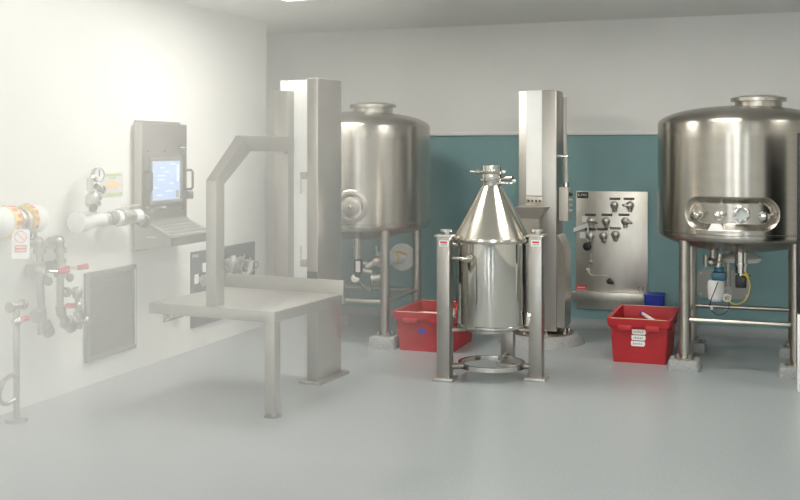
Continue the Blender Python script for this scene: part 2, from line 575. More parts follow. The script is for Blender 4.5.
# fittings in the oval recess
for px, py, r, kind in ((699, 214.5, 0.030, 'n'), (719, 215.5, 0.026, 'n'), (741.5, 214, 0.055, 'g'), (763.5, 216, 0.030, 'n')):
    p, n = radial(tR, 0.519, px, py, 0)
    bm = B()
    if kind == 'g':
        lathe(bm, [(r, 0.0), (r, 0.022), (r - 0.006, 0.026), (r - 0.016, 0.026), (r - 0.017, 0.016)], 36, p, n)
        g = obj('sight_glass', bm, 'bright_steel', tR)
        obj('glass', one(lathe, [(r - 0.016, 0.018), (0, 0.018)], 36, p, n), 'glass', g)
        bm = B()
        u = n.cross(Vector((0, 0, 1))); v = Vector((0, 0, 1))
        for k in range(8):
            a = PI / 4 * k + 0.2
            q = p + n * 0.024 + (u * math.cos(a) + v * math.sin(a)) * (r - 0.010)
            cyl(bm, q, q + n * 0.010, 0.007, seg=8)
        obj('clamp_screws', bm, 'pale_steel', g)
    else:
        lathe(bm, [(0.034, 0), (0.034, 0.006), (0.020, 0.010), (0.020, 0.03), (r * 0.9, 0.032), (r * 0.9, 0.046), (0.014, 0.052), (0.0, 0.06)], 20, p, n)
        g = obj('instrument_nozzle', bm, 'bright_steel', tR)
        u = n.cross(Vector((0, 0, 1)))
        bm = B(); cyl(bm, p + n * 0.04 - u * 0.02, p + n * 0.05 - u * 0.045 + Vector((0, 0, 0.012)), 0.007, seg=8)
        ball(bm, p + n * 0.05 - u * 0.045 + Vector((0, 0, 0.012)), 0.010)
        obj('clamp_lever', bm, 'steel', g)
p, n = radial(tR, 0.569, 716, 227.5, 0)
u = Vector((0, 0, 1)).cross(n)
Tm = Matrix(((u.x, 0, n.x, p.x), (u.y, 0, n.y, p.y), (u.z, 1, n.z, p.z), (0, 0, 0, 1)))
bm = B(); prism(bm, [(-0.055, -0.024), (0.055, -0.024), (0.03, 0.024), (-0.03, 0.024)], -0.012, 0.005, Tm)
obj('label_plate', bm, 'paper', tR, label='small white tapered label plate')

# the left tank's round port
p, n = radial(tL, 0.593, 350.5, 207, 0)
bm = B(); lathe(bm, [(0.130, -0.03), (0.130, 0.006), (0.124, 0.010), (0.096, 0.010), (0.093, 0.002), (0.093, -0.03)], 48, p, n)
port = obj('port_rim', bm, 'steel', tL)
bm = B(); lathe(bm, [(0.096, -0.006), (0.072, -0.006)], 48, p, n)
obj('gasket', bm, 'dark_grey', port)
bm = B(); lathe(bm, [(0.074, -0.012), (0.073, 0.002), (0.05, 0.010), (0.03, 0.010), (0.0, 0.012)], 48, p, n)
obj('port_cover', bm, 'steel', port)
bm = B(); lathe(bm, [(0.020, 0.01), (0.020, 0.03), (0.012, 0.042), (0.0, 0.044)], 20, p, n)
obj('knob', bm, 'bright_steel', port)

# below the right tank: bottom valves, cables
Yv = 7.35


def LV(px, py, Y=7.35):
    return local(tR, P(px, py, Y))


bm = B()
cyl(bm, LV(713, 246), LV(713, 258), 0.022); ball(bm, LV(711, 262), 0.040, (1, 1, 0.8)); cyl(bm, LV(705, 262), LV(722, 262), 0.022)
cyl(bm, LV(706, 255), LV(706, 266), 0.020); cyl(bm, LV(720, 254), LV(718, 268), 0.022)
vb = obj('bottom_valve', bm, 'steel', tR)
bm = B(); c = LV(719, 276)
box(bm, c, (0.10, 0.09, 0.062), bev=0.014)
cyl(bm, LV(719, 267), LV(719, 271), 0.035)
va = obj('actuator', bm, 'blue_actuator', vb, label='blue valve actuator')
bm = B(); c0, c1 = LV(716, 281), LV(716, 301)
lathe(bm, [(0.0, 0.0), (0.038, 0.0), (0.052, 0.015), (0.058, 0.10), (0.055, 0.135), (0.045, 0.148), (0.0, 0.15)], 28, c1)
obj('actuator_cap', bm, 'white', va, label='white cylindrical actuator cap')
bm = B(); tube(bm, [LV(718, 282, 7.28), LV(715, 290, 7.26), LV(711, 300, 7.27), LV(710, 307, 7.28), LV(713, 312, 7.28), LV(719, 315, 7.28), LV(725, 313, 7.29), LV(729, 307, 7.31), LV(729, 299, 7.33)], 0.0032, 8, 6)
obj('cable', bm, 'black', va, label='black looped cable')
bm = B(); cyl(bm, LV(711, 306, 7.27), LV(712, 309.5, 7.27), 0.009)
obj('cable_tag', bm, 'white', va)
bm = B(); lathe(bm, [(0.0, 0.0), (0.03, -0.03), (0.13, -0.015), (0.145, 0.012), (0.10, 0.045), (0.0, 0.06)], 40, LV(741, 259.5, 7.5))
obj('bottom_flange', bm, 'trim', tR, label='pale round bottom flange')
bm = B()
cyl(bm, LV(741, 250), LV(741, 273), 0.044); lathe(bm, [(0.0, 0), (0.052, 0), (0.052, 0.02), (0, 0.02)], 24, LV(741, 266)); cyl(bm, LV(741, 273), LV(741, 277), 0.025)
pr_ = obj('outlet_pipe', bm, 'bright_steel', tR)
bm = B(); box(bm, LV(741, 281.5), (0.075, 0.07, 0.085), bev=0.008); box(bm, LV(748, 277), (0.03, 0.05, 0.03), bev=0.005)
sn = obj('sensor', bm, 'black', pr_, label='black sensor body')
bm = B(); tube(bm, [LV(742, 274, 7.28), LV(747, 277, 7.27), LV(750, 285, 7.27), LV(748, 296, 7.27), (LV(743, 302, 7.27)), LV(736, 304.5, 7.27), LV(730, 302, 7.28), LV(727, 298, 7.3)], 0.0048, 8, 6)
obj('cable', bm, 'yellow_cable', sn, label='yellow cable')
bm = B(); cyl(bm, LV(745, 273, 7.3), LV(749, 279, 7.28), 0.011)
obj('cable_gland', bm, 'yellow_cable', sn)
bm = B()
c = LV(727, 298, 7.31); d = (LV(728, 288, 7.55) - c).normalized()
lathe(bm, [(0.018, 0.0), (0.030, 0.0), (0.030, 0.2), (0.0, 0.2)], 24, c, d)
lathe(bm, [(0.018, 0.0), (0.018, 0.05), (0.0, 0.05)], 24, c, d)
obj('drain_stub', bm, 'white', tR, label='short white drain stub')
bm = B(); cyl(bm, LV(728, 288, 7.5), LV(728, 250, 7.5), 0.018)
obj('drain_pipe', bm, 'steel', tR)

# below the left tank
def LW(px, py, Y=8.2):
    return local(tL, P(px, py, Y))


bm = B()
cyl(bm, LW(357, 236), LW(357, 247), 0.03); cyl(bm, LW(357, 246), LW(357, 259), 0.029); lathe(bm, [(0, 0), (0.04, 0), (0.04, 0.014), (0, 0.014)], 24, LW(357, 248))
pb = obj('outlet_pipe', bm, 'bright_steel', tL)
bm = B(); box(bm, LW(358, 266), (0.062, 0.06, 0.12), bev=0.008); cyl(bm, LW(358, 273), LW(357, 277), 0.026)
sb = obj('sensor', bm, 'black', pb, label='black sensor body')
bm = B(); box(bm, LW(358, 266.5, 8.155), (0.036, 0.012, 0.085))
obj('sticker', bm, 'paper', sb, label='white sticker')
bm = B(); lathe(bm, [(0.0, -0.02), (0.034, -0.02), (0.036, 0.0), (0.03, 0.02), (0.0, 0.024)], 20, LW(355, 279), (0.4, -1, 0.35)); lathe(bm, [(0.0, 0.02), (0.012, 0.02), (0.012, 0.035), (0.0, 0.035)], 12, LW(355, 279), (0.4, -1, 0.35))
obj('drain_cap', bm, 'pale_steel', pb)
bm = B(); tube(bm, [LW(360, 282), LW(365, 287), LW(369.5, 291), LW(371, 286), LW(371, 277)], 0.007, 8)
obj('drain_tube', bm, 'bright_steel', pb)
bm = B(); cyl(bm, LW(363, 263), LW(371, 263), 0.016); cyl(bm, LW(366, 267), LW(374, 262), 0.028); ball(bm, LW(375, 261), 0.038); cyl(bm, LW(374, 263), LW(382, 259), 0.03)
cyl(bm, LW(363, 270), LW(372, 272), 0.022); cyl(bm, LW(371, 278), LW(383, 277), 0.034)
sv = obj('side_valve', bm, 'pale_steel', pb)
bm = B(); cyl(bm, LW(379, 261), LW(376, 246), 0.009); ball(bm, LW(379, 260), 0.016)
obj('lever', bm, 'bright_steel', sv)

# pipe entry on the back wall behind the left tank: white disc, yellow ring, white lagging
ab = a_on(402.5, B_BACK); zb = z_at(257, ab, B_BACK)
t = thing('wall_pipe', 'short white lagged pipe leaving the teal wall through a round white disc', 'pipe', room(ab, B_BACK, zb))
bm = B(); lathe(bm, [(0.0, 0.0), (0.125, 0.0), (0.125, 0.012), (0.118, 0.018), (0.0, 0.018)], 40, (0, 0, 0), (0, -1, 0))
obj('wall_disc', bm, 'white', t)
bm = B(); cyl(bm, (0, -0.015, 0.0), (-0.075, -0.18, 0.0), 0.05, seg=28)
obj('lagging', bm, 'insulation', t)
bm = B(); cyl(bm, (-0.036, -0.095, 0.0), (-0.043, -0.111, 0.0), 0.054, seg=28); tube(bm, [(-0.04, -0.10, 0.05), (0.0, -0.09, 0.055), (0.05, -0.03, 0.03)], 0.009, 8)
obj('yellow_ring', bm, 'yellow', t, label='yellow ring and strap')
bm = B(); cyl(bm, (-0.07, -0.17, 0.0), (-0.12, -0.28, 0.0), 0.064, seg=28); 
obj('flange', bm, 'insulation', t)

# grey board on the back wall behind the right tank
ax0, ax1 = a_on(697.5, B_BACK), a_on(750, B_BACK)
zt_, zl = z_at(269, ax0, B_BACK), z_at(297.5, ax0, B_BACK)
t = thing('access_cover', 'pale grey rounded cover on the teal wall behind the right tank legs', 'cover', room((ax0 + ax1) / 2, B_BACK, (zt_ + zl) / 2))
bm = B(); prism(bm, rrect(ax1 - ax0, zt_ - zl, 0.05), 0, 0.012, ON_FRONT)
obj('plate', bm, 'mid_grey', t)
for sx in (-1, 1):
    for sz in (-1, 1):
        bm = B(); cyl(bm, (sx * (ax1 - ax0) * 0.43, -0.01, sz * (zt_ - zl) * 0.36), (sx * (ax1 - ax0) * 0.43, -0.018, sz * (zt_ - zl) * 0.36), 0.010, seg=10)
        obj('screw', bm, 'pale_steel', t)

# ------------------------------------------------------------------ valve panel on the back wall
pb0, pb1 = a_on(576.5, B_BACK), a_on(648.3, B_BACK)
pc = (pb0 + pb1) / 2
pz1, pz0 = z_at(191.3, pc, B_BACK), z_at(309.5, pc, B_BACK)
t = thing('valve_panel', 'square stainless panel of nine small valves on the teal wall', 'panel', room(pc, B_BACK, 0))
PW = pb1 - pb0
obj('plate', one(box, (0, -0.012, (pz0 + pz1) / 2), (PW, 0.024, pz1 - pz0), bev=0.004), 'panel_steel', t)
zs1, zs0 = z_at(291.5, pc, B_BACK), z_at(300.5, pc, B_BACK)
bm = B(); box(bm, (-0.012, -0.045, (zs0 + zs1) / 2), (PW + 0.02, 0.07, zs1 - zs0), bev=0.004)
obj('ledge', bm, 'panel_steel', t)
YB = 8.35


def on_panel(px, py, d=0.024):
    a = a_on(px, B_BACK - d)
    return Vector((a - pc, -d, z_at(py, a, B_BACK - d)))


for i, (px, py, lx) in enumerate([(615, 205, 615), (630.5, 205, 629), (591.5, 221, 590.5), (606.5, 221, 607), (626, 221, 624), (591, 235.5, 590.5), (604, 235.5, 602.5), (616, 234.5, 615.5)]):
    p = on_panel(px, py)
    bm = B()
    lathe(bm, [(0.030, 0), (0.030, 0.008), (0.017, 0.012), (0.017, 0.03), (0.034, 0.034), (0.034, 0.05), (0.024, 0.06), (0.0, 0.066)], 18, p, (0, -1, 0))
    cyl(bm, p + Vector((0, -0.03, 0)), p + Vector((0, -0.034, -0.055)), 0.022, 0.017, seg=14)
    v = obj('valve', bm, 'pale_steel', t)
    bm = B()
    d = (0.05, 0.0, -0.01) if i in (1, 2, 4) else (0.012, 0, -0.045)
    if i == 1:
        d = (-0.05, 0, 0.0)
    cyl(bm, p + Vector((0, -0.058, 0)), p + Vector((d[0], -0.066, d[2])), 0.010, 0.008, seg=10)
    ball(bm, p + Vector((d[0], -0.066, d[2])), 0.012)
    obj('lever', bm, 'steel', v)
    q = on_panel(lx, py - 6.2)
    obj('name_strip', one(box, q + Vector((0, -0.002, 0)), (0.090, 0.004, 0.019)), 'black', t, label='black name strip')
    bm = B()
    for k in range(4):
        box(bm, q + Vector((-0.03 + 0.02 * k, -0.0045, 0)), (0.013, 0.002, 0.005))
    obj('lettering', bm, 'grey_print', t)
q = on_panel(582.8, 195.0)
obj('sign', one(box, q + Vector((0, -0.003, 0)), (0.094, 0.006, 0.052), bev=0.001), 'dark_grey', t, label='dark number sign')
bm = text_mesh('S-3901', 0.028, Matrix.Translation(q + Vector((0, -0.0065, 0))) @ ON_FRONT)
obj('lettering', bm, 'paper', t)
for px, py in ((585, 219), (582.8, 235)):
    obj('paper_tag', one(box, on_panel(px, py) + Vector((0, -0.012, 0)), (0.048, 0.003, 0.052)), 'paper', t, label='square white tag')
bm = B(); a_, b_ = on_panel(573.5, 230, 0.03), on_panel(588, 225, 0.08)
w_ = Vector((0, 0, 0.018))
loft(bm, [[a_ - w_, a_ + w_, a_ + w_ + Vector((0, .003, 0)), a_ - w_ + Vector((0, .003, 0))], [b_ - w_, b_ + w_, b_ + w_ + Vector((0, .003, 0)), b_ - w_ + Vector((0, .003, 0))]])
obj('paper_strip', bm, 'paper', t, label='slanting white strip')
bm = B(); tube(bm, [on_panel(588, 226, 0.07), on_panel(587.6, 236, 0.075), on_panel(588, 242, 0.06)], 0.007, 8)
hs = obj('hose', bm, 'white', t)
p = on_panel(588, 246)
bm = B(); lathe(bm, [(0.020, 0), (0.034, 0.01), (0.036, 0.05), (0.02, 0.06), (0.0, 0.06)], 18, p, (0, -1, 0))
obj('valve', bm, 'black', t, label='black round valve at the end of the white hose')
bm = B(); tube(bm, [on_panel(590, 253, 0.035), on_panel(590.5, 262, 0.035), on_panel(588.5, 270, 0.04), on_panel(590, 274.5, 0.045), on_panel(594, 275.6, 0.045), on_panel(604, 275.8, 0.045), on_panel(608, 277, 0.045), on_panel(609, 281, 0.04)], 0.0065, 8, 5)
for px, py in ((591, 262), (588, 270)):
    ball(bm, on_panel(px, py, 0.037), 0.018)
cyl(bm, on_panel(588, 270, 0.02), on_panel(588, 270, 0.05), 0.014, seg=12)
obj('sample_tube', bm, 'pale_steel', t)
bm = B(); ball(bm, on_panel(609, 281.5, 0.04), 0.022); cyl(bm, on_panel(608.5, 279, 0.04), on_panel(613, 284, 0.055), 0.013, seg=12); cyl(bm, on_panel(609.5, 281.5, 0.02), on_panel(609.5, 281.5, 0.05), 0.016, seg=12)
obj('sample_cock', bm, 'dark_grey', t, label='dark sample cock')
q = on_panel(581.3, 287.3)
obj('sticker', one(box, q + Vector((0, -0.002, 0)), (0.088, 0.004, 0.036)), 'red_print', t, label='red warning sticker')
bm = B()
for k in range(5):
    box(bm, q + Vector((-0.026 + 0.013 * k, -0.0045, 0)), (0.008, 0.002, 0.009))
obj('lettering', bm, 'paper', t)
# CE mark, drawn as two arcs and a bar
q = on_panel(642, 289)
bm = B()
for dx in (-0.017, 0.017):
    pts = [q + Vector((dx + 0.014 * math.cos(a), -0.001, 0.017 * math.sin(a))) for a in [math.radians(80 + 200 * i / 12) for i in range(13)]]
    tube(bm, pts, 0.0022, 6)
box(bm, q + Vector((0.010, -0.001, 0)), (0.014, 0.003, 0.004))
obj('lettering', bm, 'dark_print', t)

# ------------------------------------------------------------------ lifting column
FRc = P(556, 300, 8.05); FRc.z = 0
cc = FRc + (room(-1, 0) + room(0, 1)) * 0.15
t = thing('lifting_column', 'square steel lifting column with a white front strip on a round plinth', 'column', cc)
HP = 0.075
bm = B(); lathe(bm, [(0.0, 0.0), (0.345, 0.0), (0.335, 0.012), (0.318, 0.05), (0.295, HP - 0.005), (0.285, HP), (0.0, HP)], 64)
obj('plinth', bm, 'concrete', t)
bm = B(); cyl(bm, (0, 0, HP), (0, 0, HP + 0.014), 0.255, seg=48)
fp = obj('floor_plate', bm, 'steel', t)
for k in range(8):
    a = PI / 8 + PI / 4 * k
    x, y = 0.225 * math.cos(a), 0.225 * math.sin(a)
    bm = B(); cyl(bm, (x, y, HP + 0.01), (x, y, HP + 0.026), 0.022, seg=12); cyl(bm, (x, y, HP + 0.02), (x, y, HP + 0.055), 0.010, seg=10)
    obj('anchor_bolt', bm, 'bright_steel', fp)
CT = 1.98
bm = B()
box(bm, (0, 0, (HP + 0.03 + CT) / 2), (0.30, 0.26, CT - HP - 0.03), bev=0.006)
obj('column_body', bm, 'post_steel', t)
# rear housing: wider low down with a shoulder
bm = B()
prism(bm, [(-0.13, 0.1), (0.13, 0.1), (0.13, CT), (-0.13, CT)], 0.12, 0.20, ON_FRONT @ Matrix.Scale(-1, 4, (0, 0, 1)))
obj('rear_housing', bm, 'steel', t)
bm = B()
sh = [(0.12, HP + 0.06), (0.212, HP + 0.06), (0.212, 0.70), (0.20, 0.76), (0.165, 0.84), (0.12, 0.88)]
prism(bm, sh, -0.115, 0.15, ON_FRONT @ Matrix.Scale(-1, 4, (0, 0, 1)))
obj('side_cover', bm, 'steel', t)
fx = -0.15
# front strip
xw = (533.5 - 517) / 39 * 0.30 - 0.15
bm = B(); box(bm, (xw - 0.002, -0.133, (1.16 + CT) / 2), (0.125, 0.012, CT - 1.16), bev=0.002)
obj('front_strip', bm, 'white', t, label='white front strip')
bm = B(); box(bm, (xw - 0.002, -0.134, 1.118), (0.130, 0.014, 0.062), bev=0.002)
sl = obj('slot_plate', bm, 'steel', t)
bm = B()
for k in range(4):
    cyl(bm, (xw - 0.045 + 0.03 * k, -0.141, 1.118), (xw - 0.045 + 0.03 * k, -0.144, 1.118), 0.009, seg=10)
obj('slots', bm, 'dark_grey', sl)
# carriage with a flared top
bm = B()
box(bm, (xw - 0.01, -0.19, 0.78), (0.14, 0.12, 0.42), bev=0.004)
loft(bm, [[(xw - 0.08, -0.25, 0.985), (xw + 0.06, -0.25, 0.985), (xw + 0.06, -0.13, 0.985), (xw - 0.08, -0.13, 0.985)],
          [(xw - 0.125, -0.31, 1.075), (xw + 0.125, -0.31, 1.075), (xw + 0.125, -0.13, 1.075), (xw - 0.125, -0.13, 1.075)]])
obj('carriage', bm, 'steel', t, sharp=15)
# switch box, conduit
bx, bz = 0.15 + 0.055, CAMZ - (204.5 - HY) / F * 8.05
bm = B(); box(bm, (bx - 0.012, -0.02, bz), (0.075, 0.11, 0.262), bev=0.006)
sw = obj('switch_box', bm, 'box_grey', t)
for k, c in enumerate(('black', 'red_grip', 'white', 'dark_grey')):
    z = bz + 0.075 - 0.042 * k
    bm = B(); cyl(bm, (bx + 0.015, -0.03, z), (bx + 0.034, -0.03, z), 0.017, seg=14); cyl(bm, (bx + 0.034, -0.03, z), (bx + 0.05, -0.03, z), 0.012, seg=14)
    obj('push_button', bm, 'pale_steel' if k != 0 else 'black', sw)
bm = B(); tube(bm, [(bx, -0.02, bz + 0.13), (bx, -0.02, bz + 0.20), (bx - 0.004, -0.02, bz + 0.35), (bx - 0.012, -0.02, 1.65), (bx - 0.012, -0.02, CT - 0.05)], 0.016, 12, 4)
obj('conduit', bm, 'box_grey', t)
bm = B(); box(bm, (bx - 0.02, -0.02, 1.465), (0.075, 0.03, 0.022), bev=0.003); cyl(bm, (bx, -0.02, bz + 0.13), (bx, -0.02, bz + 0.165), 0.023, seg=12)
obj('conduit_clamp', bm, 'bright_steel', t)

# ------------------------------------------------------------------ powder bin in its stand
YC = 6.95
bc = P(491.7, 300, YC); bc.z = 0
t_stand = thing('bin_stand', 'steel stand whose two tall square posts hold the conical powder bin', 'stand', bc)
lp = local(t_stand, P(445, 250, 6.85)); rp_ = local(t_stand, P(536.5, 250, 6.85))
ZP = CAMZ - (236 - HY) / F * 6.85
for nm, p, labels in (('l', lp, 1), ('r', rp_, 1)):
    bm = B(); box(bm, (p.x, p.y, (ZP + 0.02) / 2), (0.088, 0.092, ZP - 0.02), bev=0.004)
    post = obj('post', bm, 'post_steel', t_stand)
    bm = B(); box(bm, (p.x, p.y, ZP + 0.002), (0.118, 0.106, 0.014), bev=0.003)
    obj('cap_plate', bm, 'pale_steel', post)
    bm = B(); cyl(bm, (p.x + 0.012, p.y, ZP), (p.x + 0.012, p.y, ZP + 0.03), 0.014, seg=14); cyl(bm, (p.x + 0.008, p.y, ZP + 0.028), (p.x + 0.008, p.y, ZP + 0.043), 0.038, seg=20)
    obj('clamp_knob', bm, 'pale_steel', post)
    zl_ = CAMZ - (243.3 - HY) / F * 6.81
    bm = B(); prism(bm, rrect(0.066, 0.044, 0.006), 0, 0.003, Matrix.Translation((p.x + 0.006, p.y - 0.046, zl_)) @ ON_FRONT)
    lb = obj('label_plate', bm, 'paper', post, label='white label with a red stripe')
    bm = B(); box(bm, (p.x + 0.006, p.y - 0.0495, zl_ + 0.007), (0.046, 0.002, 0.012))
    obj('red_stripe', bm, 'red_print', lb)
    bm = B()
    for k in range(5):
        box(bm, (p.x - 0.012 + 0.009 * k, p.y - 0.0495, zl_ - 0.009), (0.006, 0.002, 0.006))
    obj('lettering', bm, 'grey_print', lb)
    bm = B(); box(bm, (p.x, p.y, 0.01), (0.14, 0.14, 0.02), bev=0.003)
    obj('foot_plate', bm, 'pale_steel', post)
bp = local(t_stand, P(508, 340, 7.3))
obj('rear_post', one(box, (bp.x, bp.y, 0.19), (0.092, 0.07, 0.34), bev=0.004), 'post_steel', t_stand)
obj('foot_plate', one(box, (bp.x, bp.y, 0.01), (0.14, 0.12, 0.02), bev=0.003), 'pale_steel', t_stand)
bm = B(); lathe(bm, [(0.205, 0.07), (0.225, 0.07), (0.225, 0.10), (0.205, 0.10)], 48, (0, 0, 0), closed=True)
obj('base_ring', bm, 'bright_steel', t_stand)
bm = B()
for p in (lp, rp_, bp):
    q = Vector((p.x, p.y, 0.085)); e = q.normalized()
    cyl(bm, (q.x, q.y, 0.085), (Vector((q.x, q.y, 0)).normalized().x * 0.2, Vector((q.x, q.y, 0)).normalized().y * 0.2, 0.085), 0.02, seg=12)
obj('spoke', bm, 'post_steel', t_stand)
bm = B(); lathe(bm, [(0.15, 0.318), (0.19, 0.318), (0.19, 0.333), (0.15, 0.333)], 48, (0, 0, 0), closed=True)
cyl(bm, (bp.x, bp.y, 0.325), (bp.x * 0.5, bp.y * 0.5, 0.325), 0.02, seg=12)
obj('support_ring', bm, 'post_steel', t_stand)
for sx, p in ((-1, lp), (1, rp_)):
    e = Vector((p.x, p.y, 0)).normalized()
    i0 = e * 0.243
    bm = B(); cyl(bm, (i0.x, i0.y, 0.89), (p.x - e.x * 0.05, p.y - e.y * 0.05, 0.89), 0.014, seg=12)
    obj('trunnion', bm, 'steel', t_stand)
    bm = B(); cyl(bm, (i0.x * 0.7, i0.y * 0.7, 0.325), (p.x, p.y, 0.325), 0.014, seg=12)
    obj('cross_bar', bm, 'steel', t_stand)
    f = Vector((e.x * 0.262, e.y * 0.262 - 0.03, 0))
    bm = B()
    zt2, zb2 = (0.47, 0.405) if sx < 0 else (0.62, 0.36)
    tube(bm, [(f.x, f.y, zt2), (f.x, f.y, (zt2 + zb2) / 2 - 0.02), (f.x - sx * 0.012, f.y - 0.01, zb2)], 0.010, 8)
    if sx > 0:
        box(bm, (f.x - 0.004, f.y - 0.012, 0.40), (0.028, 0.022, 0.09), bev=0.004, R=Matrix.Rotation(0.15, 4, 'Y'))
    obj('catch_lever', bm, 'bright_steel', t_stand)
RD = 0.237
ZR = CAMZ - (240 - HY) / F * 6.72
ZB = 0.347
t = thing('powder_bin', 'polished steel drum with a tall cone and clamped neck between two posts', 'bin', bc + Vector((0, 0, 0)))
bm = B(); lathe(bm, [(0.0, ZB - 0.012), (RD - 0.02, ZB - 0.008), (RD - 0.004, ZB), (RD, ZB + 0.012), (RD, ZR - 0.03)], 96)
obj('drum', bm, 'bright_steel', t)
bm = B(); lathe(bm, [(RD, ZB - 0.004), (RD + 0.008, ZB), (RD + 0.008, ZB + 0.014), (RD, ZB + 0.018)], 96, closed=True)
obj('bottom_rim', bm, 'bright_steel', t)
bm = B(); lathe(bm, [(RD, ZR - 0.03), (RD + 0.016, ZR - 0.026), (RD + 0.022, ZR - 0.012), (RD + 0.018, ZR + 0.002), (RD, ZR + 0.006)], 96)
obj('top_rim', bm, 'cone_steel', t)
ZN = CAMZ - (186 - HY) / F * 6.93
bm = B(); lathe(bm, [(RD + 0.018, ZR + 0.0), (RD + 0.010, ZR + 0.016), (0.072, ZN - 0.01), (0.066, ZN)], 96)
obj('cone', bm, 'cone_steel', t, sharp=60)
zq = lambda py: CAMZ - (py - HY) / F * 6.9
bm = B(); lathe(bm, [(0.064, ZN - 0.01), (0.064, zq(181)), (0.067, zq(180)), (0.067, zq(173)), (0.064, zq(172)), (0.064, zq(165.8)), (0.058, zq(165.5)), (0.057, zq(170)), (0.0, zq(171))], 56)
obj('neck', bm, 'bright_steel', t)
for py, r in ((180.5, 0.078), (172.2, 0.082)):
    bm = B(); lathe(bm, [(0.062, zq(py) - 0.009), (r, zq(py) - 0.009), (r + 0.003, zq(py)), (r, zq(py) + 0.009), (0.062, zq(py) + 0.009)], 56, closed=True)
    cl = obj('clamp_ring', bm, 'bright_steel', t)
    if py < 175:
        bm = B(); cyl(bm, (-0.075, 0.0, zq(172)), (-0.145, -0.02, zq(171.7)), 0.009, seg=12); cyl(bm, (-0.085, 0.0, zq(172)), (-0.105, -0.008, zq(172)), 0.016, seg=12)
        box(bm, (0.088, -0.02, zq(172)), (0.025, 0.02, 0.022), bev=0.003)
        obj('clamp_handle', bm, 'bright_steel', cl)
    else:
        bm = B(); cyl(bm, (0.07, -0.01, zq(179)), (0.15, -0.03, zq(178)), 0.015, seg=14)
        box(bm, (0.10, -0.03, zq(183)), (0.11, 0.03, 0.020), bev=0.005)
        obj('clamp_latch', bm, 'bright_steel', cl)
        bm = B(); ball(bm, (0.162, -0.03, zq(181)), 0.011); cyl(bm, (0.15, -0.03, zq(181)), (0.163, -0.03, zq(180.5)), 0.010, seg=10)
        obj('cable_end', bm, 'white', cl)
        bm = B(); tube(bm, [(0.163, -0.03, zq(181)), (0.164, -0.03, zq(185)), (0.158, -0.03, zq(190)), (0.142, -0.025, zq(195))], 0.003, 6, 5)
        obj('earth_wire', bm, 'green_cable', cl, label='thin green earth wire')
bm = B(); lathe(bm, [(0.026, 0), (0.026, 0.01), (0.01, 0.014), (0.01, 0.045), (0.014, 0.05), (0.0, 0.055)], 16, (-0.105, -0.212, 0.80), (-0.4, -0.9, 0))
cyl(bm, (-0.205, -0.235, 0.806), (-0.125, -0.257, 0.806), 0.009, 0.012, seg=12)
ball(bm, (-0.125, -0.255, 0.804), 0.016)
obj('cock', bm, 'bright_steel', t)
bm = B(); box(bm, (-0.155, -0.183, 0.7), (0.004, 0.004, 0.004))
obj('drum_mark', bm, 'dark_grey', t)

# ------------------------------------------------------------------ red crates
def crate_bm_parts(t, w, d, h):
    tp = 0.90                                           # foot is narrower than the mouth
    wall = 0.006
    def ring(k, z, inset=0.0):
        return [(x, y, z) for x, y in rrect(w * k - 2 * inset, d * k - 2 * inset, 0.014)]
    bm = B()
    loft(bm, [ring(tp, 0.0), ring(1.0, h - 0.002), ring(1.0, h - 0.002, wall), ring(tp, 0.008, wall)], True, True)
    body = obj('body', bm, 'red', t)
    bm = B()
    loft(bm, [ring(1.0, h - 0.055, -0.012), ring(1.0, h, -0.020), ring(1.0, h, wall), ring(1.0, h - 0.055, -0.001)], False, False)
    R_in = None
    obj('rim', bm, 'red', t)
    for sy in (-1, 1):
        for sx in (-1, 1):
            obj('grip_tab', one(box, (sx * w * 0.235, sy * (d / 2 + 0.006), h - 0.066), (w * 0.24, 0.022, 0.04), bev=0.004), 'red', t)
            obj('grip_tab', one(box, (sx * (w / 2 + 0.006), sy * d * 0.25, h - 0.066), (0.022, d * 0.2, 0.04), bev=0.004), 'red', t)
    bm = B()
    for sy in (-1, 1):
        box(bm, (0, sy * (d / 2 + 0.004), h - 0.002), (w * 0.96, 0.010, 0.008), bev=0.002)  # beige strips paint the highlight along the rim
    obj('edge_strip', bm, 'beige', t, label='pale highlight painted along the rim')
    return body


# right crate
w = 0.41
fl = P(609.5, 322, 7.42); fl.z = 0
dR = 0.66
cR = fl + room(w / 2, dR / 2)
t = thing('storage_crate', 'open red plastic crate with three white labels and a brush inside', 'crate', cR, RZ, 'red plastic crates')
hR = CAMZ - (318 - HY) / F * 7.4
crate_bm_parts(t, w, dR, hR)
fy = -dR / 2
for k in range(3):
    z = CAMZ - (331.5 + 6.0 * k - HY) / F * 7.38
    ins = (hR - z) / hR * dR * 0.05
    T_ = Matrix.Translation((0.0 - 0.004 * k, fy + ins - 0.0015, z)) @ Matrix.Rotation(math.atan(dR * 0.05 / hR), 4, 'X') @ ON_FRONT
    bm = B(); prism(bm, [(-0.048, -0.012), (-0.038, -0.018), (0.04, -0.018), (0.049, -0.008), (0.049, 0.018), (-0.048, 0.018)], 0, 0.002, T_)
    lb = obj('sticker', bm, 'paper', t, label='white sticker')
    bm = B()
    for j in range(6):
        q = T_ @ Vector((-0.032 + 0.0115 * j + random.uniform(-.001, .001), random.uniform(-.002, .002), 0.0025))
        box(bm, q, (0.007, 0.0015, 0.010 + random.uniform(0, .006)))
    obj('lettering', bm, 'grey_print', lb)
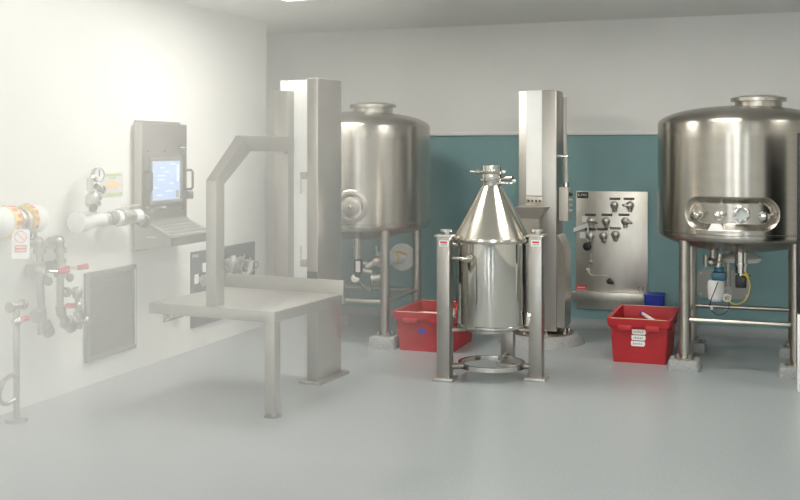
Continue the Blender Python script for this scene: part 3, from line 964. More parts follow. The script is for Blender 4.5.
# loose lid lying inside
bm = B(); box(bm, (0, 0, 0), (w * 0.91, dR * 0.92, 0.012), bev=0.003)
lid = obj('crate_lid', bm, 'red', None, loc=cR + Vector((0, 0, hR - 0.085)), rz=RZ)
tag(lid, 'flat red sheet lying inside the crate with white labels', 'lid')
t = thing('brush', 'white handled brush with a blue end lying in the red crate by the blue tub', 'brush', cR + Vector((0, 0, hR - 0.079)), RZ)
p0, p1 = local(t, P(643, 312, 7.95)), local(t, P(656.5, 318.5, 7.55))
p0.z = p1.z = 0.022
bm = B(); cyl(bm, p0, p1, 0.014, seg=14)
obj('handle', bm, 'white', t)
d = (p0 - p1).normalized()
bm = B(); cyl(bm, p0, p0 + d * 0.08, 0.013, 0.020, seg=14)
obj('brush_head', bm, 'blue', t, label='blue brush head')

# left crate
fl = P(395, 311, 7.86); fl.z = 0
w2, d2 = 0.46, 0.62
cL = fl + room(w2 / 2, d2 / 2)
hL = CAMZ - (311 - HY) / F * 7.86
t = thing('storage_crate', 'open red plastic crate with a blue mark beside the foot of the left tank', 'crate', cL, RZ, 'red plastic crates')
crate_bm_parts(t, w2, d2, hL)
z = CAMZ - (330 - HY) / F * 7.85
q = local(t, P(421.5, 330, 7.8)); q.z = z
ins = (hL - z) / hL * d2 * 0.05
T_ = Matrix.Translation((q.x, -d2 / 2 + ins - 0.001, z)) @ Matrix.Rotation(math.atan(d2 * 0.05 / hL), 4, 'X') @ ON_FRONT
bm = B(); prism(bm, [(-0.03, -0.012), (0.03, -0.024), (0.03, 0.012), (-0.022, 0.026)], 0, 0.002, T_)
mk = obj('printed_mark', bm, 'blue_print', t, label='faded blue printed mark')
bm = B(); box(bm, (0, 0, 0), (w2 * 0.91, d2 * 0.92, 0.012), bev=0.003)
lid = obj('crate_lid', bm, 'red', None, loc=cL + Vector((0, 0, hL - 0.085)), rz=RZ)
tag(lid, 'flat red sheet lying inside the crate with the blue mark', 'lid')
t = thing('marker_tube', 'white tube with a red cap lying in the crate behind the left bin post', 'tube', cL + Vector((0, 0, hL - 0.079)), RZ)
p0 = local(t, P(424, 307.5, 8.05)); p1 = local(t, P(441, 308, 8.0))
p0.z = p1.z = 0.024
bm = B(); cyl(bm, p0, p1, 0.022, seg=16)
obj('tube_body', bm, 'white', t)
d = (p0 - p1).normalized()
bm = B(); cyl(bm, p0, p0 + d * 0.035, 0.024, seg=16)
obj('cap', bm, 'red_print', t, label='red cap')

# blue tub behind the right crate
bt = P(654.8, 300, 8.5); bt.z = 0
zt_ = CAMZ - (295.5 - HY) / F * 8.45
t = thing('tub', 'small blue plastic tub on the floor behind the crate with white labels', 'tub', bt, RZ)
bm = B()
rg = lambda k, z, i=0.0: [(x, y, z) for x, y in rrect(0.155 * k - 2 * i, 0.16 * k - 2 * i, 0.018)]
loft(bm, [rg(0.86, 0), rg(1.0, zt_), rg(1.0, zt_, 0.004), rg(0.86, 0.006, 0.004)])
obj('body', bm, 'blue', t)
bm = B(); box(bm, (0, 0, zt_ + 0.004), (0.165, 0.17, 0.012), bev=0.004)
obj('lid', bm, 'blue', t)

# ------------------------------------------------------------------ loading table with frame and mast (left)
TT = math.radians(25.0)
wt, ut = Vector((math.cos(TT), -math.sin(TT), 0)), Vector((math.sin(TT), math.cos(TT), 0))
ZT = 0.60
FRt = P(274.5, 312, 5.85); FRt.z = 0
WT, DT = 0.88, 0.80
ctab = FRt - wt * WT / 2 + ut * DT / 2
t = thing('loading_table', 'steel loading table with a dimpled top and bent post frame', 'table', ctab, -TT)
bm = B(); box(bm, (0, 0, ZT - 0.003), (WT - 0.004, DT - 0.004, 0.006))
nx, ny = 24, 22
for i in range(nx):
    for j in range(ny):
        x, y = (i + 0.5) / nx * WT - WT / 2, (j + 0.5) / ny * DT - DT / 2
        x += (0.25 if j % 2 else -0.25) * WT / nx
        s = 0.012
        vs = [bm.verts.new((x + s * dx, y + s * dy, ZT)) for dx, dy in ((1, 0), (0, 1), (-1, 0), (0, -1))] + [bm.verts.new((x, y, ZT + 0.003))]
        for k in range(4):
            bm.faces.new((vs[k], vs[(k + 1) % 4], vs[4]))
obj('table_top', bm, 'checker', t)
bm = B(); AP = 0.062
for c, s in (((0, -DT / 2 + 0.01, ZT - AP / 2 - 0.001), (WT, 0.02, AP)), ((0, DT / 2 - 0.01, ZT - AP / 2 - 0.001), (WT, 0.02, AP)), ((-WT / 2 + 0.01, 0, ZT - AP / 2 - 0.001), (0.02, DT - 0.04, AP)), ((WT / 2 - 0.01, 0, ZT - AP / 2 - 0.001), (0.02, DT - 0.04, AP))):
    box(bm, c, s, bev=0.003)
obj('apron', bm, 'post_steel', t)
bm = B(); box(bm, (0.0, DT / 2 + 0.012, ZT + 0.012), (WT + 0.02, 0.024, 0.15), bev=0.004)
obj('upstand', bm, 'post_steel', t)
for sx in (-1, 1):
    for sy in (-1, 1):
        if sx < 0 or sy > 0:
            continue
        bm = B(); box(bm, (sx * (WT / 2 - 0.035), sy * (DT / 2 - 0.035), (ZT - 0.03) / 2), (0.066, 0.066, ZT - 0.03), bev=0.004)
        lg = obj('leg', bm, 'post_steel', t)
        bm = B(); cyl(bm, (sx * (WT / 2 - 0.035), sy * (DT / 2 - 0.035), 0.0), (sx * (WT / 2 - 0.035), sy * (DT / 2 - 0.035), 0.03), 0.05, 0.03, seg=16)
        obj('levelling_foot', bm, 'dark_grey', lg)
# bent frame in the middle of the table
fm = local(t, P(211, 307, 6.0)); xm = fm.x - 0.028
yf = -DT / 2 + 0.055
zc_ = CAMZ - (181 - HY) / F * 6.0
pw, pd = 0.072, 0.085
bm = B()
box(bm, (xm, yf, (ZT + zc_) / 2), (pw, pd, zc_ - ZT), bev=0.003)
obj('frame_post', bm, 'post_steel', t)
# diagonal: loft between the post top and the beam start, in the y-z plane
zb0, zb1 = 1.505, 1.60
yd = yf + 0.30
bm = B()
def ringyz(pts):
    return [(xm + sx * pw / 2, y, z) for (y, z), sx in pts]
q = [(yf - pd / 2, zc_), (yf + pd / 2, zc_ - 0.02), (yd + 0.02, zb0), (yd - 0.03, zb1)]
prism(bm, [(a, b) for a, b in q], xm - pw / 2, xm + pw / 2, Matrix(((0, 0, 1, 0), (1, 0, 0, 0), (0, 1, 0, 0), (0, 0, 0, 1))))
obj('frame_brace', bm, 'post_steel', t)
yr = DT / 2 + 0.07
bm = B(); box(bm, (xm, (yd - 0.02 + yr) / 2, (zb0 + zb1) / 2), (pw, yr - yd + 0.06, zb1 - zb0), bev=0.003)
obj('frame_beam', bm, 'post_steel', t)
bm = B(); box(bm, (xm - 0.022, yr, 1.2), (0.105, 0.09, 1.4), bev=0.003)
obj('frame_post', bm, 'post_steel', t)
bm = B(); box(bm, (xm - 0.02, yr - 0.06, zb0 - 0.006), (0.085, 0.05, 0.02), bev=0.003)
obj('beam_bracket', bm, 'post_steel', t)
bm = B(); cyl(bm, (xm - 0.08, yr, 1.13), (xm - 0.08, yr, 1.38), 0.006, seg=8)
obj('guide_rod', bm, 'steel', t)

# tall mast behind the table
mf = P(317.5, 300, 6.72); mf.z = 0
t = thing('mast', 'tall flat-sided steel mast between the loading table and the left tank', 'mast', mf - wt * 0.04 + ut * 0.165, -TT)
bm = B(); box(bm, (0, 0, 1.0), (0.08, 0.325, 1.96), bev=0.004)
obj('mast_body', bm, 'post_steel', t)
bm = B(); box(bm, (0, 0, 0.01), (0.16, 0.40, 0.02), bev=0.003)
obj('base_plate', bm, 'steel', t)
bm = B(); box(bm, (0, -0.1635, 0.70), (0.075, 0.004, 0.05))
obj('joint_cover', bm, 'dark_grey', t)
gx0, gx1, gy = local(t, P(284.5, 300, 6.93)).x, -0.041, -0.115
bm = B(); box(bm, ((gx0 + gx1) / 2, gy, 1.0), (gx1 - gx0, 0.03, 1.94), bev=0.004)
gp = obj('guard_panel', bm, 'white', t, label='white hinged guard panel')
for py, d in ((176, 1), (265, -1)):
    z = CAMZ - (py - HY) / F * 6.68
    bm = B(); box(bm, (-0.074, gy - 0.018, z), (0.062, 0.010, 0.048), bev=0.003)
    for dx in (-0.02, 0.012):
        cyl(bm, (-0.074 + dx, gy - 0.02, z + 0.008), (-0.074 + dx, gy - 0.032, z + 0.008), 0.009, seg=10)
    hg = obj('hinge', bm, 'steel', gp)
    bm = B(); cyl(bm, (-0.098, gy - 0.022, z - d * 0.02), (-0.098, gy - 0.022, z - d * 0.115), 0.008, seg=10)
    obj('bolt_rod', bm, 'pale_steel', gp)

# ------------------------------------------------------------------ things on the left wall
def wall_thing(name, label, cat, px, py, group=None, a=A_LEFT):
    b = b_on(px, a)
    z = z_at(py, a, b)
    o = thing(name, label, cat, room(a, b, z), RZ, group)
    return o


def WL(t, px, py, out):
    """local point at a pixel, standing `out` metres off the left wall"""
    a = A_LEFT + out
    b = b_on(px, a)
    return local(t, room(a, b, z_at(py, a, b)))


# louvred vent
t = wall_thing('wall_vent', 'dark grey louvred vent in the white wall below the valves', 'vent', 109, 312)
p0, p1 = WL(t, 83.8, 273, 0), WL(t, 133.6, 347.5, 0)
y0, y1, zt_, zb_ = p0.y, p1.y, p0.z, p1.z
ym, zm, W_, H_ = (y0 + y1) / 2, (zt_ + zb_) / 2, y1 - y0, zt_ - zb_
bm = B()
fw = 0.035
for c, s in (((0.012, ym, zt_ - fw / 2), (0.024, W_, fw)), ((0.012, ym, zb_ + fw / 2), (0.024, W_, fw)), ((0.012, y0 + fw / 2, zm), (0.024, fw, H_ - 2 * fw)), ((0.012, y1 - fw / 2, zm), (0.024, fw, H_ - 2 * fw))):
    box(bm, c, s, bev=0.002)
obj('frame', bm, 'vent_frame', t)
obj('backing', one(box, (0.002, ym, zm), (0.004, W_ - 0.01, H_ - 0.01)), 'black', t)
n = 20
bm = B()
for k in range(n):
    z = zb_ + fw + (H_ - 2 * fw) * (k + 0.5) / n
    box(bm, (0.014, ym, z), (0.029, W_ - 2 * fw, 0.003), R=Matrix.Rotation(0.95, 4, 'Y'))
obj('louvres', bm, 'louvre', t)
bm = B(); box(bm, (0.026, y1 - fw * 0.5, zm), (0.004, 0.008, H_ * 0.9))
obj('edge_strip', bm, 'trim', t)

# dark valve panel, half hidden by the loading table
t = wall_thing('valve_panel', 'dark rectangular panel of small valves low on the white wall behind the loading table', 'panel', 221, 285)
p0, p1 = WL(t, 190, 252.3, 0), WL(t, 253, 310, 0)
zb_ = WL(t, 191.5, 328, 0).z
ym, zm, W_, H_ = (p0.y + p1.y) / 2, (p0.z + zb_) / 2, p1.y - p0.y, p0.z - zb_
obj('plate', one(box, (0.010, ym, zm), (0.02, W_, H_), bev=0.003), 'dark_panel', t)
bm = B()
for k in range(4):
    box(bm, WL(t, 193 + 1.6 * k, 256, 0.021), (0.003, 0.02, 0.022))
obj('lettering', bm, 'grey_print', t)
for px, py in ((196, 279), (203, 268), (221, 262), (228, 263), (234, 260), (223, 268), (232, 269), (240, 263)):
    p = WL(t, px, py, 0.02)
    bm = B()
    lathe(bm, [(0.03, 0), (0.03, 0.012), (0.018, 0.016), (0.018, 0.05), (0.034, 0.055), (0.034, 0.08), (0.0, 0.09)], 16, p, (1, 0, 0))
    cyl(bm, p + Vector((0.045, 0, 0)), p + Vector((0.05, 0.02, -0.05)), 0.018, seg=10)
    cyl(bm, p + Vector((0.085, 0, 0)), p + Vector((0.095, 0.0, 0.05)), 0.009, seg=8)
    obj('valve', bm, 'pale_steel', t)
for px, py in ((196.5, 279), (204.5, 267.5), (233.5, 260)):
    p = WL(t, px, py, 0.10)
    obj('paper_tag', one(box, p, (0.006, 0.05, 0.07)), 'paper', t, label='small white tag')
bm = B()
A_ = [WL(t, 234, 261.5, 0.06), WL(t, 244, 261, 0.10), WL(t, 255, 261.2, 0.14), WL(t, 258, 263.5, 0.15), WL(t, 256, 268, 0.15), WL(t, 248, 273, 0.13), WL(t, 236, 272, 0.06)]
tube(bm, A_, 0.009, 8, 5)
hd = obj('hose_loop', bm, 'pale_steel', t)
q = WL(t, 250, 267.5, 0.14)
bm = B(); prism(bm, [(-0.055, -0.05), (0.02, -0.05), (0.06, 0.05), (-0.01, 0.05)], 0, 0.003, Matrix.Translation(q) @ ON_W)
obj('paper_tag', bm, 'paper', hd, label='white tag hanging from the hose')

# small wire rack under the table
t = wall_thing('wire_rack', 'small grey wire rack on the white wall under the loading table', 'rack', 173, 314)
bm = B()
tube(bm, [WL(t, 164.3, 306, 0.03), WL(t, 164.5, 321.5, 0.03)], 0.006, 6)
tube(bm, [WL(t, 164.3, 321.5, 0.03), WL(t, 182, 316, 0.03)], 0.008, 6)
tube(bm, [WL(t, 183, 316, 0.03), WL(t, 184, 303, 0.03)], 0.006, 6)
tube(bm, [WL(t, 164.3, 306, 0.03), WL(t, 184, 302, 0.03)], 0.006, 6)
obj('frame', bm, 'vent_frame', t)
for px in (171.5, 177, 181):
    bm = B(); tube(bm, [WL(t, px - 2.5, 308, 0.03), WL(t, px - 2, 316, 0.04), WL(t, px, 319.0 - (px - 170) * 0.2, 0.045), WL(t, px + 2, 315, 0.04), WL(t, px + 2.5, 307, 0.03)], 0.0055, 6, 5)
    obj('hook', bm, 'vent_frame', t)
obj('backing', one(box, WL(t, 174, 311, 0.008), (0.03, 0.19, 0.04)), 'vent_frame', t)

# operator terminal
t = wall_thing('operator_terminal', 'wall mounted steel operator terminal with a lit blue screen and keyboard shelf', 'terminal', 160, 215)
e = 0.085
yl, yr = WL(t, 142, 200, e).y, WL(t, 187, 200, e).y
ztop, zbot = 1.72 - t.location.z, WL(t, 135, 251, 0).z
obj('wall_plate', one(box, (0.008, (WL(t, 134, 200, 0).y + yr + 0.02) / 2, (ztop + zbot) / 2), (0.016, yr + 0.02 - WL(t, 134, 200, 0).y, ztop - zbot), bev=0.003), 'post_steel', t)
zfb = WL(t, 146, 223.5, e).z
obj('housing', one(box, (e / 2 + 0.008, (yl + yr) / 2, (ztop - 0.02 + zfb) / 2), (e - 0.016, yr - yl, ztop - 0.02 - zfb), bev=0.006), 'post_steel', t)
s0, s1 = WL(t, 151.3, 161, e), WL(t, 179.3, 198.5, e)
ys, zs_ = (s0.y + s1.y) / 2, (s0.z + s1.z) / 2
ws, hs_ = s1.y - s0.y, s0.z - s1.z
bm = B()
for c, s in (((e + 0.004, ys, s0.z + 0.014), (0.012, ws + 0.05, 0.028)), ((e + 0.004, ys, s1.z - 0.014), (0.012, ws + 0.05, 0.028)), ((e + 0.004, s0.y - 0.013, zs_), (0.012, 0.026, hs_)), ((e + 0.004, s1.y + 0.013, zs_), (0.012, 0.026, hs_))):
    box(bm, c, s, bev=0.002)
obj('bezel', bm, 'vent_frame', t)
sc_ = obj('screen', one(box, (e + 0.002, ys, zs_), (0.006, ws, hs_)), 'screen', t, label='lit pale blue screen')
for k in range(9):
    bm = B()
    yy = ys + random.uniform(-0.4, 0.25) * ws; z = zs_ + (0.42 - 0.1 * k) * hs_
    box(bm, (e + 0.0055, yy, z), (0.002, random.uniform(0.04, 0.12), 0.008))
    obj('display_row', bm, 'screen_ui', sc_)
bm = B()
box(bm, (e + 0.0055, ys + 0.42 * ws, zs_ + 0.18 * hs_), (0.002, 0.03, 0.12))
obj('display_column', bm, 'screen_ui', sc_)
bm = B()
box(bm, (e + 0.0055, ys + 0.40 * ws, zs_ - 0.36 * hs_), (0.002, 0.035, 0.05))
obj('display_button', bm, 'grey_print', sc_)
for yy in (yl + 0.035, yr - 0.012):
    za, zb2 = WL(t, 187, 170, e).z, WL(t, 187, 189, e).z
    bm = B(); tube(bm, [(e - 0.005, yy, za), (e + 0.045, yy, za), (e + 0.055, yy, za - 0.015), (e + 0.055, yy, zb2 + 0.015), (e + 0.045, yy, zb2), (e - 0.005, yy, zb2)], 0.009, 8)
    obj('handle', bm, 'dark_grey', t)
for px in (147.5, 164, 182):
    for py in (151, 208):
        q = WL(t, px, py, e)
        obj('screw', one(cyl, q, q + Vector((0.008, 0, 0)), 0.008, seg=10), 'bright_steel', t)
q = WL(t, 188, 195, e - 0.03)
bm = B(); cyl(bm, q + Vector((-.02, -.02, 0)), q + Vector((0.03, 0.02, 0)), 0.028, seg=16)
obj('latch', bm, 'dark_grey', t)
q = WL(t, 182, 147.5, e)
obj('badge', one(box, q + Vector((0.002, 0, 0)), (0.004, 0.07, 0.022)), 'dark_grey', t)
bm = B()
for k in range(4):
    box(bm, q + Vector((0.0045, -0.024 + 0.016 * k, 0)), (0.002, 0.010, 0.012))
obj('lettering', bm, 'paper', t)
# keyboard shelf: wedge running out from the wall
tf = 0.31
zf1, zf0 = WL(t, 170, 238.5, tf).z, WL(t, 169, 246.5, tf).z
bm = B()
T_ = Matrix(((1, 0, 0, 0), (0, 0, 1, 0), (0, 1, 0, 0), (0, 0, 0, 1)))
prism(bm, [(0.016, zfb + 0.02), (e, zfb + 0.02), (e + 0.02, zfb), (tf, zf1), (tf, zf0), (tf - 0.01, zf0 - 0.006), (0.016, zbot + 0.01)], yl + 0.004, yr - 0.004, T_)
sh_ = obj('keyboard_shelf', bm, 'post_steel', t)
dv = Vector((tf - e - 0.02, 0, zf1 - zfb)); ang = math.atan2(-(zf1 - zfb), tf - e - 0.02)
cx = (e + 0.02 + tf) / 2; cz = (zfb + zf1) / 2
obj('keyboard', one(box, (cx + 0.001, (yl + yr) / 2, cz + 0.003), (dv.length * 0.8, (yr - yl) * 0.86, 0.006), R=Matrix.Rotation(ang, 4, 'Y')), 'mid_grey', sh_)
bm = B()
for i in range(4):
    for j in range(13):
        f = -0.32 + 0.64 * i / 3
        c = Vector((cx + f * dv.x * 0.9, (yl + yr) / 2 + (j - 6) * (yr - yl) * 0.062, cz + f * dv.z * 0.9 + 0.009))
        box(bm, c, (0.030, 0.026, 0.006), R=Matrix.Rotation(ang, 4, 'Y'))
obj('keys', bm, 'vent_frame', sh_)
bm = B()
for k in range(4):
    box(bm, (0.13 + 0.018 * k, yl + 0.002, zfb - 0.09), (0.012, 0.003, 0.012))
obj('lettering', bm, 'paper', sh_)

# poster
t = wall_thing('notice', 'white notice with green bars and an orange sign on the white wall beside the gauge', 'notice', 112, 184.5)
p0, p1 = WL(t, 100.7, 173.5, 0), WL(t, 122.5, 196, 0)
W_, H_ = p1.y - p0.y, p0.z - p1.z
T_ = Matrix.Translation((0, 0, 0)) @ ON_W
bm = B(); prism(bm, rrect(W_, H_, 0.008), 0, 0.004, T_)
obj('sheet', bm, 'notice', t)
bm = B(); box(bm, (0.0045, 0, H_ * 0.40), (0.002, W_ * 0.82, H_ * 0.10)); box(bm, (0.0045, 0, H_ * 0.28), (0.002, W_ * 0.3, H_ * 0.07)); box(bm, (0.0045, 0, -H_ * 0.41), (0.002, W_ * 0.9, H_ * 0.12))
obj('green_bar', bm, 'green_print', t)
bm = B(); box(bm, (0.0045, 0, 0), (0.002, W_ * 0.85, H_ * 0.09)); box(bm, (0.0045, 0, H_ * 0.08), (0.002, W_ * 0.42, H_ * 0.09)); box(bm, (0.0045, 0, -H_ * 0.1), (0.002, W_ * 0.4, H_ * 0.1))
obj('orange_sign', bm, 'orange_print', t)

# lagged pipe with valves, running along the wall to the terminal
t = wall_thing('lagged_pipe', 'short white lagged pipe run beneath the pressure gauge beside the terminal', 'pipe', 108, 217)
OUT = 0.13


def pipe_seg(bm, px0, px1, py0, py1, r, out=OUT, seg=28):
    cyl(bm, WL(t, px0, py0, out), WL(t, px1, py1, out), r, seg=seg)


bm = B(); pipe_seg(bm, 86, 103, 221.5, 219.5, 0.044)
obj('lagging', bm, 'insulation', t)
bm = B(); pipe_seg(bm, 76, 86, 222.8, 221.6, 0.060); lathe(bm, [(0.0, -0.012), (0.045, -0.01), (0.066, 0.0), (0.060, 0.018), (0.05, 0.02)], 28, WL(t, 76, 222.8, OUT), (0, 1, 0))
for k in range(10):
    a = PI / 5 * k
    q = WL(t, 76.5, 222.7, OUT); cyl(bm, q + Vector((0.045 * math.cos(a), -0.016, 0.045 * math.sin(a))), q + Vector((0.045 * math.cos(a), 0.01, 0.045 * math.sin(a))), 0.010, seg=8)
obj('end_flange', bm, 'white', t)
bm = B(); pipe_seg(bm, 102.5, 106.5, 219.8, 219.2, 0.046); pipe_seg(bm, 105, 120, 219, 217.3, 0.028); pipe_seg(bm, 119, 124, 217.5, 217, 0.060); pipe_seg(bm, 124, 132, 217, 216.2, 0.046); pipe_seg(bm, 138, 146, 216, 220, 0.032)
for px in (108.5, 112):
    pipe_seg(bm, px, px + 1.6, 218.6, 218.5, 0.044)
vb = obj('valve_body', bm, 'pale_steel', t)
bm = B(); pipe_seg(bm, 114.5, 118.5, 218, 217.6, 0.050)
obj('collar', bm, 'white', t)
bm = B(); pipe_seg(bm, 129, 139, 216.8, 215.8, 0.044)
obj('end_lagging', bm, 'insulation', t)
q = WL(t, 127, 211, OUT)
bm = B(); cyl(bm, WL(t, 126, 210, OUT), WL(t, 127, 207, OUT), 0.02, seg=12); cyl(bm, WL(t, 122, 208.5, OUT), WL(t, 139, 205.5, OUT), 0.011, seg=10)
obj('lever', bm, 'pale_steel', vb)
bm = B(); cyl(bm, WL(t, 140, 219.5, OUT), WL(t, 144.5, 222.5, OUT), 0.042, seg=16)
obj('end_knob', bm, 'dark_grey', t, label='dark end knob')
obj('wall_bracket', one(box, WL(t, 110, 218, OUT / 2 - 0.02), (OUT - 0.03, 0.04, 0.05)), 'pale_steel', t)
# gauge tree above the pipe
bm = B()
cyl(bm, WL(t, 93, 213, OUT), WL(t, 93, 196, OUT), 0.024); ball(bm, WL(t, 92.5, 200, OUT), 0.045, (1, 1, 1.3)); cyl(bm, WL(t, 88.5, 198, OUT), WL(t, 99, 196.5, OUT), 0.026)
cyl(bm, WL(t, 90, 191, OUT), WL(t, 90, 178, OUT), 0.020); tube(bm, [WL(t, 93, 196, OUT), WL(t, 91, 190, OUT), WL(t, 90, 182, OUT), WL(t, 92, 177.5, OUT), WL(t, 95, 178, OUT)], 0.016, 10, 4)
cyl(bm, WL(t, 91, 203, OUT), WL(t, 99, 203, OUT), 0.02); cyl(bm, WL(t, 96, 206, OUT), WL(t, 99, 190, OUT), 0.014); cyl(bm, WL(t, 88, 205, OUT), WL(t, 91, 201, OUT), 0.02)
gt = obj('gauge_tree', bm, 'pale_steel', t)
bm = B(); cyl(bm, WL(t, 93, 208, OUT + 0.03), WL(t, 93.5, 207.5, OUT + 0.08), 0.024, seg=18)
obj('drain_knob', bm, 'dark_grey', gt)
gd = Vector((0.85, -0.15, 0.0)).normalized()
q = WL(t, 98, 174.8, OUT)
bm = B(); lathe(bm, [(0.0, -0.02), (0.044, -0.02), (0.048, -0.012), (0.048, 0.012), (0.042, 0.016), (0.040, 0.008)], 32, q, gd)
g = obj('pressure_gauge', bm, 'mid_grey', gt)
bm = B(); lathe(bm, [(0.041, 0.009), (0.0, 0.009)], 32, q, gd)
obj('gauge_face', bm, 'paper', g)
bm = B(); cyl(bm, q + gd * 0.012 + Vector((0, 0, -0.01)), q + gd * 0.012 + Vector((0, 0.002, 0.032)), 0.003, seg=6)
obj('needle', bm, 'dark_print', g)
bm = B(); cyl(bm, WL(t, 95.5, 185.5, OUT + 0.02), WL(t, 101, 190, OUT + 0.03), 0.017, seg=12); cyl(bm, WL(t, 100, 189, OUT + 0.03), WL(t, 104, 192, OUT + 0.04), 0.012, seg=10); tube(bm, [WL(t, 103, 192, OUT + 0.04), WL(t, 104.8, 189.5, OUT + 0.04), WL(t, 103.8, 186.5, OUT + 0.04)], 0.006, 6, 4)
obj('lever', bm, 'dark_grey', gt, label='dark lever')

# lagged pipe with banded caps at the left edge, and the tag hanging from its valve
t = wall_thing('lagged_pipe', 'white lagged pipe with yellow and red bands above the prohibition tag', 'pipe', 14, 221)
OUT2 = 0.14


def seg2(bm, px0, px1, py0, py1, r):
    cyl(bm, WL(t, px0, py0, OUT2), WL(t, px1, py1, OUT2), r, seg=32)


bm = B(); seg2(bm, -14, 2, 222.5, 222.5, 0.088)
obj('lagging', bm, 'insulation', t)
bm = B(); seg2(bm, 2, 10, 222.5, 222.5, 0.09); 
bd = obj('yellow_band', bm, 'yellow', t, label='yellow banding with red arrows')
bm = B()
for k in range(7):
    a = -0.9 + 0.45 * k
    c0 = WL(t, 6.5, 222.5, OUT2) + Vector((0.09 * math.cos(a), (k % 2) * 0.02, 0.09 * math.sin(a)))
    box(bm, c0, (0.006, 0.035, 0.022), R=Matrix.Rotation(-a, 4, 'Y'))
obj('red_arrow', bm, 'red_print', bd)
bm = B(); seg2(bm, 10, 13, 222.3, 222.3, 0.065); seg2(bm, 12, 24, 222, 220, 0.050); seg2(bm, 13.5, 16, 222, 222, 0.075); seg2(bm, 20, 22.5, 222, 222, 0.075)
vb = obj('valve_body', bm, 'pale_steel', t)
bm = B(); cyl(bm, WL(t, 17, 226, OUT2 + 0.06), WL(t, 17, 232, OUT2 + 0.07), 0.03, seg=16); cyl(bm, WL(t, 13, 231, OUT2 + 0.06), WL(t, 31, 230, OUT2 + 0.05), 0.020, seg=12); lathe(bm, [(0.02, -0.008), (0.034, -0.008), (0.034, 0.008), (0.02, 0.008)], 20, WL(t, 31.5, 236, OUT2 + 0.05), (1, -0.3, 0), closed=True)
cyl(bm, WL(t, 28, 228, OUT2), WL(t, 30, 236, OUT2 + 0.04), 0.016, seg=10)
obj('valve_handle', bm, 'vent_frame', vb, label='grey valve handle')
bm = B(); seg2(bm, 27.5, 37, 219, 218.5, 0.080); lathe(bm, [(0.080, 0.0), (0.07, 0.022), (0.045, 0.040), (0.0, 0.045)], 32, WL(t, 36.5, 218.5, OUT2), (0, 1, 0))
obj('end_lagging', bm, 'insulation', t)
bm = B(); seg2(bm, 24, 28, 219.2, 219, 0.085)
bd = obj('yellow_band', bm, 'yellow', t)
bm = B()
for k in range(5):
    a = -0.5 + 0.5 * k
    c0 = WL(t, 26, 219.1, OUT2) + Vector((0.085 * math.cos(a), 0, 0.085 * math.sin(a)))
    box(bm, c0, (0.006, 0.024, 0.022), R=Matrix.Rotation(-a, 4, 'Y'))
obj('red_arrow', bm, 'red_print', bd)
obj('wall_bracket', one(box, WL(t, 20, 222, OUT2 / 2 - 0.015), (OUT2 - 0.02, 0.05, 0.05)), 'pale_steel', t)
t2 = wall_thing('hanging_tag', 'white tag with a red prohibition circle hanging from the grey valve handle', 'tag', 20.5, 244)
fd = 0.245
q0, q1 = WL(t2, 12.8, 230.5, fd), WL(t2, 28.6, 257.5, fd)
W_, H_ = (q1.y - q0.y), q0.z - q1.z
# the tag is turned to face half way between the wall's normal and the viewer
ctr = (q0 + q1) / 2
ang2 = math.radians(-40)
Wv = W_ * 0.335 / math.cos(math.radians(19.6 + 90 - 40 - 70)) * 1.02
Wv = (28.6 - 12.8) / F * 6.2 * 1.0
H_ = (257.5 - 230.5) / F * 6.2
T_ = Matrix.Translation(ctr) @ Matrix.Rotation(math.radians(-62), 4, 'Z') @ ON_W
bm = B(); prism(bm, rrect(Wv, H_, 0.012), -0.002, 0.002, T_)
obj('sheet', bm, 'paper', t2)
bm = B()
n_ = 32; cr = 0.031; cy_ = H_ * 0.5 - 0.040
tube(bm, [T_ @ Vector((cr * math.cos(2 * PI * k / n_), cy_ + cr * math.sin(2 * PI * k / n_), 0.002)) for k in range(n_ + 1)], 0.0022, 6)
tube(bm, [T_ @ Vector((-cr * 0.7, cy_ + cr * 0.7, 0.002)), T_ @ Vector((cr * 0.7, cy_ - cr * 0.7, 0.002))], 0.0022, 6)
obj('prohibition_circle', bm, 'red_print', t2)
bm = B(); prism(bm, [(-0.031, -0.045), (0.031, -0.045), (0.031, -0.005), (-0.031, -0.005)], 0.002, 0.003, T_)
obj('red_block', bm, 'red_print', t2)
bm = B()
for r_, zz in ((5, -0.016), (5, -0.034)):
    for k in range(r_):
        x = -0.02 + 0.01 * k
        prism(bm, [(x - 0.0035, zz - 0.004), (x + 0.0035, zz - 0.004), (x + 0.0035, zz + 0.004), (x - 0.0035, zz + 0.004)], 0.003, 0.0036, T_)
obj('lettering', bm, 'paper', t2)
bm = B(); tube(bm, [T_ @ Vector((0, H_ / 2 - 0.008, 0.0)), T_ @ Vector((0.0, H_ / 2 + 0.02, 0.0)), WL(t2, 19, 230, OUT2 + 0.06)], 0.002, 6)
obj('string', bm, 'white', t2)

# two steam drops with red levers and a branch
def drop(label, build, px, py):
    t = wall_thing('steam_drop', label, 'pipe', px, py)
    build(t)
    return t


